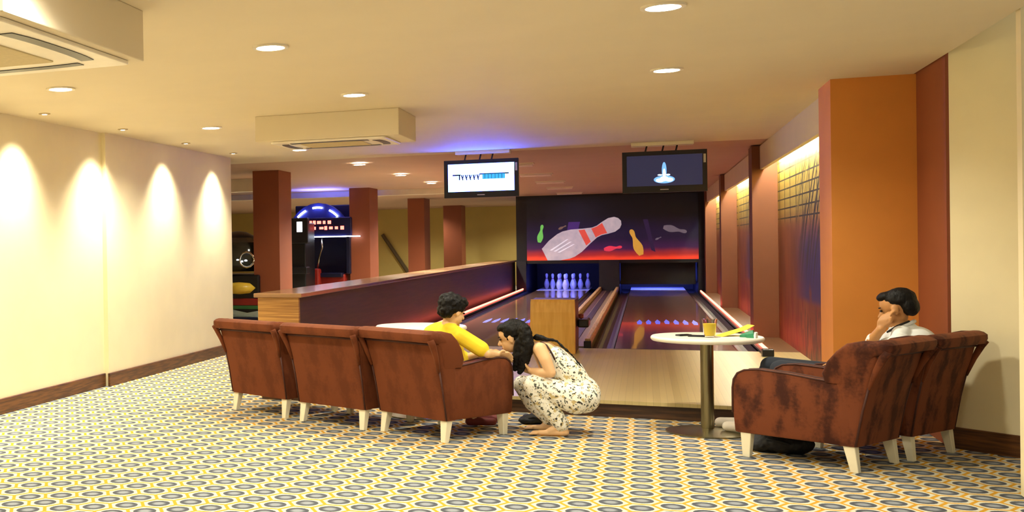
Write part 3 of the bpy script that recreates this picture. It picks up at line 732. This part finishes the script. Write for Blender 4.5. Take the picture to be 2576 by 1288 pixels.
p = thing('paper_sheet', 'white paper sheets lying beside the juice glass', 'paper', (0.60, 9.46, TZ), math.radians(12))
obj('sheet', B(-0.09, 0.07, -0.05, 0.05, 0, 0.0015), M_wht, p)
obj('sheet', B(-0.05, 0.10, -0.035, 0.07, 0.0017, 0.0032), M_wht, p)

# ------------------------------------------------------------------ arcade machines behind the columns
M_nav = pmat('machine_navy', (22, 24, 52), 0.35, 0.2, 5); M_red = pmat('machine_red', (150, 36, 26), 0.4, 0.15, 6)
M_ledw = emat('led_white', (0.75, 0.85, 1.0), 6); M_ledr = emat('led_red', (1.0, 0.10, 0.07), 3.5); M_ledb = emat('led_blue', (0.10, 0.12, 0.9), 2.2)
t = thing('claw_arcade_game', 'tall arcade machine with arched lamps and glowing red sign between the columns', 'arcade machine', (-6.85, 25.2, 0))
obj('cabinet_base', rbox(-0.65, 0.65, -0.5, 0.5, 0, 0.85, 0.03), M_red, t)
obj('back_panel', rbox(-0.75, 0.75, 0.40, 0.5, 0.85, 2.45, 0.02), M_nav, t)
for s in (-1, 1): obj('side_post', rbox(s * 0.72 - 0.05, s * 0.72 + 0.05, -0.45, 0.45, 0.85, 1.72, 0.02), M_nav, t)
hd = obj('sign_header', rbox(-0.80, 0.80, -0.42, 0.0, 1.68, 2.14, 0.03), pmat('header_navy', (26, 28, 78), 0.3, 0.2, 4), t)
random.seed(3)
for row, z, x0, x1 in ((0, 2.03, -0.36, 0.30), (1, 1.90, -0.66, 0.62)):
    x = x0
    while x < x1:
        wl = random.uniform(0.05, 0.10); h = random.uniform(0.05, 0.085)
        obj('glowing_letter', B(x, x + wl, -0.432, -0.418, z - h / 2, z + h / 2), M_ledr, hd)
        x += wl + random.uniform(0.015, 0.06 if row == 0 else 0.09)
obj('light_bar', B(-0.50, 1.0, -0.45, -0.42, 1.69, 1.715), M_ledw, hd)
for k, a in enumerate((-32, 0, 32)):
    r = 0.95; pts = []
    for i in range(5):
        b = math.radians(a - 9 + i * 4.5); pts.append((r * 0.75 * math.sin(b), -0.36, 1.52 + r * math.cos(b) * 0.92 - 0.02))
    obj('arch_lamp', T(pts, 0.022, 6), M_ledw, t)
pts = []
for i in range(13):
    b = math.radians(-78 + i * 13); pts.append((0.80 * math.sin(b), -0.30, 1.50 + 0.98 * math.cos(b)))
obj('arch_board', PR([(p[0], p[2]) for p in pts], 'y', -0.30, -0.2), pmat('arch_blue', (40, 48, 150), 0.3, 0.2, 4), t)
for s in (-1, 1):
    obj('curved_rail', T([(0.02 + s * 0.09, -0.4, 1.66), (0.0 + s * 0.14, -0.5, 1.45), (-0.06 + s * 0.12, -0.52, 1.2), (-0.10 + s * 0.12, -0.5, 0.95)], 0.022, 8), M_chrome, t, True)
obj('ball_bin', rbox(-0.32, 0.12, -0.75, -0.5, 0, 0.98, 0.04), M_red, t)
obj('control_deck', rbox(-0.6, 0.62, -0.62, -0.35, 0.78, 0.88, 0.02), M_nav, t)
ld = bpy.data.lights.new('machine_glow', 'AREA'); ld.energy = 26; ld.size = 0.9; ld.color = (0.13, 0.16, 1.0)
lo = bpy.data.objects.new('machine_glow', ld); COL.objects.link(lo); lo.parent = t; lo.location = (0, -0.1, 2.5); lo.rotation_euler = (math.radians(180), 0, 0)
# dark cabinet beside it
t = thing('video_game_cabinet', 'dark upright video game cabinet with a small white screen beside the first column', 'arcade machine', (-6.93, 23.6, 0))
obj('cabinet', rbox(-0.28, 0.24, -0.35, 0.4, 0, 2.0, 0.02), M_blk, t)
obj('screen_hood', rbox(-0.34, 0.34, -0.50, -0.35, 1.55, 2.1, 0.02), M_blk, t)
obj('screen', B(0.10, 0.22, -0.508, -0.50, 1.80, 2.02), emat('cab_screen', (0.9, 0.95, 1.0), 1.2), t)
obj('coin_plate', B(-0.22, -0.04, -0.508, -0.50, 1.66, 1.70), emat('cab_plate', (0.9, 0.8, 0.6), 0.6), t)
obj('control_panel', rbox(-0.34, 0.34, -0.6, -0.35, 0.9, 1.05, 0.02), M_blk, t)
# driving game left of the first column
t = thing('driving_game', 'driving arcade game with black round seat and yellow and blue body by the first column', 'arcade machine', (-6.62, 18.3, 0))
obj('cabinet', rbox(-0.5, 0.62, -0.3, 0.9, 0.0, 1.02, 0.03), M_blk, t)
obj('canopy', L([(0, 0), (0.42, 0.0), (0.46, 0.18), (0.42, 0.42), (0.30, 0.60), (0.14, 0.68), (0, 0.70)], (0.12, 0.1, 1.08), 24), M_blk, t, True)
obj('canopy_glass', L([(0.455, 0.1), (0.475, 0.2), (0.44, 0.42), (0.32, 0.58), (0.31, 0.56), (0.43, 0.40)], (0.12, 0.1, 1.08), 24), pmat('smoke_glass', (52, 54, 44), 0.1, 0.3, 4), t, True)
obj('steering_wheel', T([(0.42 + 0.13 * math.cos(i * math.pi / 6), -0.34, 1.28 + 0.13 * math.sin(i * math.pi / 6)) for i in range(13)], 0.018, 6), M_chrome, t, True)
for x, r in ((0.25, 0.03), (0.4, 0.025), (0.33, 0.02)): obj('dash_lamp', L([(0, 0), (r, 0.0), (r, 0.02), (0, 0.03)], (x, -0.33, 1.18 + r * 3), 10), emat('dash_white_%d' % int(r * 1000), (0.9, 0.95, 1.0), 1.5), t)
obj('yellow_nose', L([(0, -0.11), (0.2, -0.09), (0.3, 0.0), (0.2, 0.08), (0, 0.1)], (0.26, -0.28, 0.80), 20), pmat('nose_yellow', (226, 190, 60), 0.35, 0.1), t, True)
obj('red_band', rbox(-0.52, 0.64, -0.34, -0.3, 0.5, 0.62, 0.01), M_red, t)
obj('green_band', rbox(-0.52, 0.64, -0.36, -0.3, 0.44, 0.5, 0.01), pmat('band_green', (50, 110, 60), 0.4, 0.1), t)
obj('white_skirt', loft([[(x, -0.33 - 0.03 * math.sin(x * 9), 0.40 + 0.04 * math.sin(x * 14)) for x in (-0.5, -0.2, 0.1, 0.4, 0.64)] + [(0.64, -0.3, 0.30), (-0.5, -0.3, 0.30)],
                         [(x, -0.30, 0.40 + 0.04 * math.sin(x * 14)) for x in (-0.5, -0.2, 0.1, 0.4, 0.64)] + [(0.64, -0.28, 0.30), (-0.5, -0.28, 0.30)]]), pmat('skirt_white', (190, 214, 216), 0.4, 0.1), t)
obj('blue_base', rbox(-0.52, 0.64, -0.34, -0.2, 0.1, 0.3, 0.02), M_nav, t)
# wall items in the arcade
t = thing('air_vent', 'small dark vent grille on the pale arcade wall beside the first column', 'vent', tuple(at(598, 526, 40.9)))
obj('grille', B(-0.12, 0.12, -0.03, 0.09, -0.08, 0.08), pmat('vent_brown', (70, 60, 40), 0.6, 0.2), t)
for k in range(4): obj('vent_slat', B(-0.10, 0.10, -0.04, -0.03, -0.06 + k * 0.035, -0.045 + k * 0.035), M_blk, t)
a, b = at(962, 590, 40.9), at(1030, 690, 40.9)
tag(obj('handrail', T([a, b], 0.07), pmat('rail_brown', (96, 80, 52), 0.5, 0.1)), 'slanting brown handrail on the olive wall between two columns', 'handrail')

# ------------------------------------------------------------------ people
def cone_mesh(bm, p, q, r0, r1, n=14):
    """closed tapered capsule"""
    p, q = Vector(p), Vector(q); d = q - p; Ln = d.length
    d = d / Ln if Ln > 1e-6 else Vector((0, 0, 1))
    rot = d.to_track_quat('Z', 'Y').to_matrix()
    prof = []
    for i in range(6): a = -math.pi / 2 + (math.pi / 2) * i / 5; prof.append((r0 * math.cos(a), r0 * math.sin(a)))
    for i in range(6): a = (math.pi / 2) * i / 5; prof.append((r1 * math.cos(a), Ln + r1 * math.sin(a)))
    prof[0] = (0, prof[0][1]); prof[-1] = (0, prof[-1][1])
    b2 = L(prof, n=n)
    me = bpy.data.meshes.new('x'); b2.to_mesh(me); b2.free()
    me.transform(Matrix.Translation(p) @ rot.to_4x4()); bm.from_mesh(me); bpy.data.meshes.remove(me)
def ell_mesh(bm, c, rad, rot):
    b2 = bmesh.new(); bmesh.ops.create_uvsphere(b2, u_segments=20, v_segments=14, radius=1)
    me = bpy.data.meshes.new('x'); b2.to_mesh(me); b2.free()
    me.transform(Matrix.Translation(Vector(c)) @ rot.to_4x4() @ Matrix.Diagonal((*rad, 1))); bm.from_mesh(me); bpy.data.meshes.remove(me)
class Body:
    """limbs and masses merged into one continuous skin"""
    def __init__(s): s.bm = bmesh.new(); s.pr = []
    def cap(s, p, q, r0, r1, m): 
        cone_mesh(s.bm, p, q, r0, r1); s.pr.append(('c', Vector(p), Vector(q), r0, r1, m))
    def chain(s, pts, rr, m):
        for i in range(len(pts) - 1): s.cap(pts[i], pts[i + 1], rr[i], rr[i + 1], m)
    def ell(s, c, rad, m, rot=None):
        rot = rot or Matrix.Identity(3); ell_mesh(s.bm, c, rad, rot); s.pr.append(('e', Vector(c), rad, rot, m))
    def build(s, name, mats, parent, voxel=0.006, smooth=6, disp=0.0):
        me = bpy.data.meshes.new(name); s.bm.to_mesh(me); s.bm.free()
        o = bpy.data.objects.new(name + '_tmp', me); COL.objects.link(o)
        md = o.modifiers.new('r', 'REMESH'); md.mode = 'VOXEL'; md.voxel_size = voxel; md.use_smooth_shade = True
        if disp:
            tx = bpy.data.textures.new(name + '_t', 'CLOUDS'); tx.noise_scale = 0.03
            dm = o.modifiers.new('d', 'DISPLACE'); dm.texture = tx; dm.strength = disp; dm.texture_coords = 'GLOBAL'
        ms = o.modifiers.new('s', 'SMOOTH'); ms.factor = 0.5; ms.iterations = smooth
        dg = bpy.context.evaluated_depsgraph_get(); ev = o.evaluated_get(dg)
        me2 = bpy.data.meshes.new_from_object(ev); me2.name = name
        bpy.data.objects.remove(o)
        me2.materials.clear()
        for m in mats: me2.materials.append(m)
        n = len(me2.polygons); cs = np.empty(n * 3); me2.polygons.foreach_get('center', cs); cs = cs.reshape(-1, 3)
        best = np.full(n, 1e9); idx = np.zeros(n, int)
        for p in s.pr:
            if p[0] == 'c':
                a = np.array(p[1]); b = np.array(p[2]); ab = b - a
                tt = np.clip(((cs - a) @ ab) / max(ab @ ab, 1e-9), 0, 1)
                d = np.linalg.norm(cs - a - tt[:, None] * ab, axis=1) - (p[3] + (p[4] - p[3]) * tt); m = p[5]
            else:
                Rm = np.array(p[3]); loc = (cs - np.array(p[1])) @ Rm; k = np.linalg.norm(loc / np.array(p[2]), axis=1)
                d = (k - 1) * min(p[2]); m = p[4]
            w = d < best; best[w] = d[w]; idx[w] = m
        me2.polygons.foreach_set('material_index', idx.astype(np.int32))
        me2.polygons.foreach_set('use_smooth', np.ones(n, bool))
        off = Matrix.Translation(-Vector(parent.location)); me2.transform(off)
        me2.update()
        o2 = bpy.data.objects.new(name, me2); COL.objects.link(o2); o2.parent = parent
        return o2
def hand(bd, wrist, knuck, side, up, m, curl=0.5, sc=1.0):
    """palm from wrist to knuckles, four curled fingers and a thumb leaving the side of the palm"""
    w, k = Vector(wrist), Vector(knuck); f = (k - w).normalized(); s = Vector(side).normalized(); u = Vector(up).normalized()
    for j in (-1.5, -0.5, 0.5, 1.5):
        bd.cap(w + s * j * 0.010 * sc, k + s * j * 0.017 * sc, 0.013 * sc, 0.011 * sc, m)
    for j, ln in ((-1.5, 0.060), (-0.5, 0.074), (0.5, 0.078), (1.5, 0.068)):
        a = k + s * j * 0.019 * sc; d = f
        for seg, rr in ((0.45, 0.0085), (0.32, 0.0078), (0.23, 0.007)):
            d = (d * math.cos(curl) - u * math.sin(curl)).normalized(); b = a + d * ln * seg * sc
            bd.cap(a, b, rr * sc, rr * sc * 0.95, m); a = b
    a = w + s * 0.026 * sc + f * 0.02 * sc; b = a + (f * 0.6 + s * 0.8) * 0.032 * sc; c = b + (f * 0.9 + s * 0.1 - u * 0.3) * 0.030 * sc
    bd.chain([a, b, c], [0.012 * sc, 0.010 * sc, 0.008 * sc], m)
def rotmat(fwd, up=(0, 0, 1)):
    f = Vector(fwd).normalized(); s = f.cross(Vector(up)).normalized(); u = s.cross(f)
    return Matrix((s, f, u)).transposed()            # local x side, y forward, z up
def head(bd, c, fwd, sc, m, tilt=(0, 0, 1)):
    R = rotmat(fwd, tilt); c = Vector(c)
    P = lambda x, y, z: c + R @ Vector((x, y, z)) * sc
    bd.ell(P(0, -0.008, 0.03), (0.076 * sc, 0.095 * sc, 0.088 * sc), m, R)
    bd.ell(P(0, 0.018, -0.045), (0.058 * sc, 0.070 * sc, 0.068 * sc), m, R)
    bd.cap(P(0, 0.086, 0.0), P(0, 0.103, -0.030), 0.009 * sc, 0.014 * sc, m)       # nose
    bd.cap(P(-0.02, 0.078, -0.062), P(0.02, 0.078, -0.062), 0.010 * sc, 0.010 * sc, m)  # mouth
    bd.ell(P(0, 0.07, -0.095), (0.022 * sc, 0.018 * sc, 0.016 * sc), m, R)        # chin
    for s in (-1, 1): bd.ell(P(s * 0.078, -0.005, -0.01), (0.010 * sc, 0.022 * sc, 0.032 * sc), m, R)
    return P, R
def face(root, P, R, sc, lipcol):
    o = Vector(root.location)
    for s in (-1, 1):
        bm = bmesh.new(); ell_mesh(bm, P(s * 0.032, 0.080, 0.005) - o, (0.013 * sc, 0.008 * sc, 0.008 * sc), R); obj('eye', bm, pmat('eye_dark', (24, 18, 16), 0.2, 0.1), root, True)
        bm = bmesh.new(); cone_mesh(bm, P(s * 0.016, 0.089, 0.026) - o, P(s * 0.052, 0.074, 0.026) - o, 0.005 * sc, 0.003 * sc, 8); obj('eyebrow', bm, M_hair, root, True)
    bm = bmesh.new(); cone_mesh(bm, P(-0.020, 0.086, -0.062) - o, P(0.020, 0.086, -0.062) - o, 0.005 * sc, 0.005 * sc, 8); obj('lips', bm, pmat(lipcol[0], lipcol[1], 0.5, 0.1), root, True)
M_skin = pmat('skin', (232, 188, 138), 0.55, 0.08, 12); M_skin2 = pmat('skin_tan', (196, 140, 84), 0.55, 0.1, 12)
M_hair = pmat('dark_hair', (12, 9, 8), 0.6, 0.35, 30, spec=0.25, stretch=(3, 3, 0.6), bump=0.5)
M_shirt_y = pmat('yellow_cotton', (250, 216, 44), 0.85, 0.10, 9, bump=0.2); M_shirt_w = pmat('white_cotton', (232, 236, 236), 0.85, 0.05, 9, bump=0.2)
M_navy = pmat('navy_trousers', (30, 38, 52), 0.85, 0.2, 12, bump=0.2); M_jeans = pmat('grey_shorts', (70, 76, 88), 0.9, 0.2, 14)
M_floral = floral_mat('floral_print'); M_shoe = pmat('white_trainer', (222, 214, 200), 0.6, 0.08, 20); M_collar = pmat('dark_collar', (36, 34, 30), 0.8, 0.1)
M_sandal = pmat('red_sandal', (120, 44, 40), 0.6, 0.15, 20)

# child in yellow, sitting forward in the armchair, turned to the woman
hc = at(1140, 783, 9.0)
t = thing('person', 'child with short dark hair in a yellow t-shirt, seated in an armchair', 'person', (-1.45, 9.05, 0.0))
bd = Body()
pel = at(1142, 950, 9.0); chest = at(1120, 868, 9.0); nk = at(1124, 822, 9.0)
bd.cap(pel, chest, 0.125, 0.135, 0); bd.cap(chest, at(1122, 835, 9.0), 0.125, 0.075, 0); bd.ell(at(1102, 850, 9.05), (0.13, 0.11, 0.12), 0)
sL, sR = at(1085, 838, 9.12), at(1160, 846, 8.88)
bd.cap(sL, sR, 0.065, 0.060, 0); bd.cap(at(1098, 828, 9.08), nk, 0.055, 0.05, 0); bd.cap(at(1150, 836, 8.92), nk, 0.05, 0.05, 0)
bd.cap(nk, at(1130, 805, 9.0), 0.05, 0.046, 1)
P, R = head(bd, hc, (0.70, 0.68, -0.30), 1.0, 1)
el = at(1226, 890, 8.86)
bd.cap(sR, at(1210, 878, 8.87), 0.062, 0.062, 0); bd.cap(at(1208, 877, 8.87), el, 0.036, 0.034, 1)
wr = at(1250, 893, 9.02); bd.cap(el, wr, 0.034, 0.025, 1); hand(bd, wr, wr + Vector((0.07, 0.05, 0.0)), (0.3, -0.5, 0.75), (0.2, 0.2, 1), 1, 0.45, 0.9)
e2 = at(1165, 900, 9.24); bd.cap(sL, e2, 0.06, 0.055, 0); w2 = at(1235, 885, 9.24); bd.cap(e2, w2, 0.034, 0.025, 1)
hand(bd, w2, w2 + Vector((0.08, -0.02, -0.01)), (0, 0.9, 0.4), (0, -0.3, 1), 1, 0.5, 0.9)
for dy, ku in ((-0.09, 0.0), (0.09, 0.03)):
    hip = pel + Vector((0.02, dy, -0.02)); kn = Vector((-1.17 + ku, 9.25 + dy, 0.44)); an = Vector((-1.30 + ku, 9.48 + dy * 1.1, 0.09)); toe = an + Vector((0.15, 0.02, -0.05))
    bd.cap(hip, kn, 0.085, 0.06, 2); bd.cap(kn, an, 0.05, 0.033, 1); bd.cap(an + Vector((-0.03, 0, -0.05)), toe, 0.036, 0.032, 3)
bd.build('body', [M_shirt_y, M_skin, M_jeans, M_sandal], t)
face(t, P, R, 1.0, ('lip_child', (176, 104, 84)))
hb = Body()
hb.ell(P(0, -0.030, 0.052), (0.100, 0.112, 0.088), 0, R); hb.ell(P(0, -0.07, 0.0), (0.084, 0.062, 0.075), 0, R); hb.ell(P(0, 0.045, 0.085), (0.075, 0.055, 0.042), 0, R)
for s in (-1, 1): hb.ell(P(s * 0.07, -0.02, 0.035), (0.028, 0.055, 0.05), 0, R)
hb.build('hair', [M_hair], t, 0.006, 2, 0.03)

# woman crouching beside the armchair
t = thing('person', 'woman with long dark hair crouching in a pale floral outfit beside the armchair', 'person', (-0.62, 9.22, 0.0))
bd = Body(); Y0 = 9.22
hc = at(1287, 848, Y0)
pel = at(1455, 990, Y0 + 0.02); ch = at(1392, 905, Y0); mid = at(1432, 940, Y0)
bd.ell(pel, (0.165, 0.17, 0.15), 0); bd.ell(at(1467, 1002, Y0 - 0.07), (0.125, 0.11, 0.115), 0); bd.ell(at(1467, 1002, Y0 + 0.10), (0.12, 0.11, 0.11), 0)
bd.cap(pel, mid, 0.135, 0.118, 0); bd.cap(mid, ch, 0.118, 0.112, 0)
ub = at(1372, 884, Y0); bd.cap(ch, ub, 0.098, 0.082, 1)
sN, sF = at(1358, 878, Y0 - 0.135), at(1352, 876, Y0 + 0.15)
bd.cap(sN, sF, 0.052, 0.052, 1); bd.cap(ub, sN, 0.06, 0.052, 1); bd.cap(ub, sF, 0.06, 0.05, 1)
bd.cap(ub, at(1330, 868, Y0), 0.055, 0.045, 1); bd.cap(at(1330, 868, Y0), hc, 0.045, 0.045, 1)
P, R = head(bd, hc, (-0.93, 0.05, -0.30), 1.05, 1)
eN = at(1386, 938, Y0 - 0.19); bd.chain([sN, at(1372, 905, Y0 - 0.17), eN], [0.052, 0.047, 0.037], 1)
wN = at(1335, 932, Y0 - 0.10); bd.chain([eN, at(1362, 936, Y0 - 0.15), wN], [0.036, 0.035, 0.024], 1)
hand(bd, wN, at(1318, 912, Y0 - 0.07), (-0.1, -0.95, 0.2), (-0.8, 0.0, -0.5), 1, -0.35, 0.95)
eF = at(1375, 945, Y0 + 0.18); bd.cap(sF, eF, 0.048, 0.036, 1); wF = at(1322, 930, Y0 + 0.08); bd.cap(eF, wF, 0.034, 0.024, 1)
hand(bd, wF, at(1300, 912, Y0 + 0.05), (0.1, 0.95, 0.2), (-0.8, 0.0, -0.5), 1, -0.3, 0.95)
for dy, du in ((-0.12, 0), (0.13, -24)):
    hip = at(1448, 1005, Y0 + dy); kn = at(1340 + du, 968, Y0 + dy * 1.15); an = at(1412 + du * 0.6, 1066, Y0 + dy)
    an.z = max(an.z, 0.085)
    bd.chain([hip, at(1392 + du * 0.5, 985, Y0 + dy * 1.1), kn], [0.115, 0.098, 0.078], 0)
    bd.chain([kn, at(1366 + du, 1010, Y0 + dy * 1.05), at(1400 + du * 0.7, 1050, Y0 + dy)], [0.076, 0.078, 0.066], 0)
    bd.cap(at(1398 + du * 0.7, 1048, Y0 + dy), an, 0.066, 0.06, 0)
    hl = Vector((an.x + 0.03, an.y, 0.030)); to = Vector((an.x - 0.20, an.y - 0.02, 0.020))
    bd.cap(an - Vector((0, 0, 0.02)), hl, 0.034, 0.028, 1); bd.cap(an - Vector((0.01, 0, 0.02)), (hl + to) / 2 + Vector((0, 0, 0.012)), 0.032, 0.026, 1)
    bd.cap(hl, to, 0.028, 0.019, 1)
    for q in range(4): bd.cap(to + Vector((0.02, (q - 1.5) * 0.016, 0)), to + Vector((-0.030 + abs(q) * 0.006, (q - 1.5) * 0.018, -0.006)), 0.012, 0.010, 1)
bd.build('body', [M_floral, M_skin], t)
face(t, P, R, 1.05, ('lip_woman', (180, 96, 84)))
hb = Body()
hb.ell(P(0, -0.030, 0.040), (0.094, 0.110, 0.095), 0, R); hb.ell(P(0, -0.085, -0.02), (0.085, 0.055, 0.09), 0, R)
hb.ell(P(0, 0.03, 0.085), (0.07, 0.06, 0.035), 0, R)
for dy in (-0.10, -0.03, 0.05):
    hb.chain([at(1318, 830, Y0 + dy), at(1327, 870, Y0 + dy * 1.15), at(1318, 905, Y0 + dy), at(1308, 935, Y0 + dy * 0.8)], [0.052, 0.052, 0.045, 0.022], 0)
hb.chain([at(1308, 860, Y0 - 0.10), at(1300, 895, Y0 - 0.09), at(1296, 930, Y0 - 0.06)], [0.04, 0.036, 0.015], 0)
hb.chain([at(1350, 848, Y0 - 0.02), at(1400, 858, Y0 - 0.02), at(1440, 895, Y0 - 0.05), at(1468, 928, Y0 - 0.06)], [0.025, 0.009, 0.007, 0.005], 0)
hb.build('hair', [M_hair], t, 0.006, 2, 0.02)
wl = Vector(t.location)
for dy in (-0.075,):
    obj('shoulder_strap', T([at(1360, 860, Y0 + dy) - wl, at(1375, 868, Y0 + dy - 0.045) - wl, at(1386, 885, Y0 + dy - 0.05) - wl, at(1396, 905, Y0 + dy - 0.055) - wl], 0.007, 6), pmat('dark_strap', (60, 34, 30), 0.7, 0.1), t, True)

# man in the armchair by the wall, chin on hand
t = thing('person', 'man with black hair in a white shirt and dark trousers, chin on hand in armchair', 'person', (1.45, 9.2, 0.0))
bd = Body(); Y1 = 9.18
hc = at(2255, 776, Y1)
pel = Vector((1.50, 9.17, 0.50)); ch = at(2275, 872, Y1); nk = at(2272, 826, Y1)
bd.cap(pel, ch, 0.15, 0.15, 0); bd.cap(ch, at(2275, 842, Y1), 0.14, 0.10, 0)
sN, sF = at(2262, 866, Y1 - 0.20), at(2278, 862, Y1 + 0.20); bd.ell(at(2300, 856, Y1), (0.13, 0.19, 0.10), 0)
bd.cap(sN, sF, 0.075, 0.075, 0); bd.cap(at(2268, 842, Y1 - 0.10), at(2282, 842, Y1 + 0.10), 0.065, 0.065, 0)
bd.cap(at(2268, 836, Y1), at(2258, 806, Y1), 0.062, 0.056, 1)
P, R = head(bd, hc, (-0.90, 0.34, -0.28), 1.08, 1)
# arm propping the chin
eF = at(2180, 896, Y1 + 0.06); bd.cap(sF, at(2225, 885, Y1 + 0.17), 0.068, 0.064, 0); bd.cap(at(2225, 885, Y1 + 0.17), eF, 0.062, 0.06, 0)
bd.cap(eF, at(2196, 852, Y1 - 0.04), 0.044, 0.040, 0)
wF = at(2216, 828, Y1 - 0.10); bd.cap(at(2194, 856, Y1 - 0.04), wF, 0.036, 0.028, 1)
hand(bd, wF, at(2222, 806, Y1 - 0.10), (0.75, -0.4, 0.2), (0.6, 0.5, -0.4), 1, -0.28, 1.05)
# other arm along the thigh
eN = at(2190, 905, Y1 - 0.20); bd.cap(sN, eN, 0.066, 0.058, 0); wN = at(2122, 914, Y1 - 0.14); bd.cap(eN, wN, 0.038, 0.026, 1)
hand(bd, wN, at(2098, 912, Y1 - 0.12), (0, 0.9, -0.2), (0, 0.1, 1), 1, 0.25, 1.0)
for dy, kx in ((-0.13, 0.90), (0.12, 0.86)):
    kn = Vector((kx, 9.36 + dy, 0.545)); an = Vector((kx - 0.14, 9.62 + dy * 0.8, 0.125)); toe = an + Vector((-0.19, 0.04, -0.06))
    bd.cap(pel + Vector((-0.05, dy, -0.02)), kn, 0.10, 0.07, 2); bd.cap(kn, an + Vector((0, 0, 0.03)), 0.066, 0.048, 2)
    bd.cap(an, an + Vector((0.02, 0, -0.055)), 0.042, 0.045, 3); bd.cap(an + Vector((0.02, 0, -0.055)), toe, 0.045, 0.038, 3)
bd.build('body', [M_shirt_w, M_skin2, M_navy, M_shoe], t)
face(t, P, R, 1.08, ('lip_man', (150, 92, 72)))
hb = Body()
hb.ell(P(0, -0.030, 0.05), (0.088, 0.106, 0.085), 0, R); hb.ell(P(0, -0.075, 0.0), (0.084, 0.058, 0.075), 0, R); hb.ell(P(0, 0.035, 0.088), (0.07, 0.058, 0.036), 0, R)
hb.build('hair', [M_hair], t, 0.006, 3, 0.012)
wl = Vector(t.location)
obj('collar', T([at(2236, 838, Y1 - 0.02) - wl, at(2262, 826, Y1 - 0.075) - wl, at(2292, 812, Y1 - 0.06) - wl, at(2300, 808, Y1 + 0.03) - wl], 0.014, 8), M_shirt_w, t, True)
obj('collar_lining', T([at(2232, 836, Y1 - 0.03) - wl, at(2258, 820, Y1 - 0.078) - wl, at(2288, 808, Y1 - 0.06) - wl], 0.008, 6), M_collar, t, True)

# bags on the carpet
def bag(name, label, loc, rz, s, mt):
    t = thing(name, label, 'bag', loc, rz)
    bd = Body(); o = Vector(loc)
    bd.ell(o + Vector((0, 0, 0.07 * s)), (0.20 * s, 0.11 * s, 0.072 * s), 0); bd.ell(o + Vector((0.08 * s, 0.02, 0.075 * s)), (0.13 * s, 0.10 * s, 0.075 * s), 0); bd.ell(o + Vector((-0.12 * s, -0.02, 0.05 * s)), (0.12 * s, 0.09 * s, 0.05 * s), 0)
    bd.build('bag_body', [mt], t, 0.007, 4, 0.02)
    obj('bag_strap', T([(-0.12 * s, -0.05, 0.07 * s), (-0.05 * s, -0.09 * s, 0.10 * s), (0.05 * s, -0.10 * s, 0.09 * s), (0.14 * s, -0.06, 0.06 * s)], 0.012, 6), mt, t, True)
    return t
M_bag = pmat('black_fabric', (14, 14, 20), 0.7, 0.3, 30)
bag('shoulder_bag', 'slumped black bag on the carpet beneath the armchair seen from its side', (0.86, 8.86, 0), math.radians(-25), 1.0, M_bag)
bag('handbag', 'small black handbag on the carpet between the child and the crouching woman', (-0.83, 9.66, 0), math.radians(10), 0.62, M_bag)
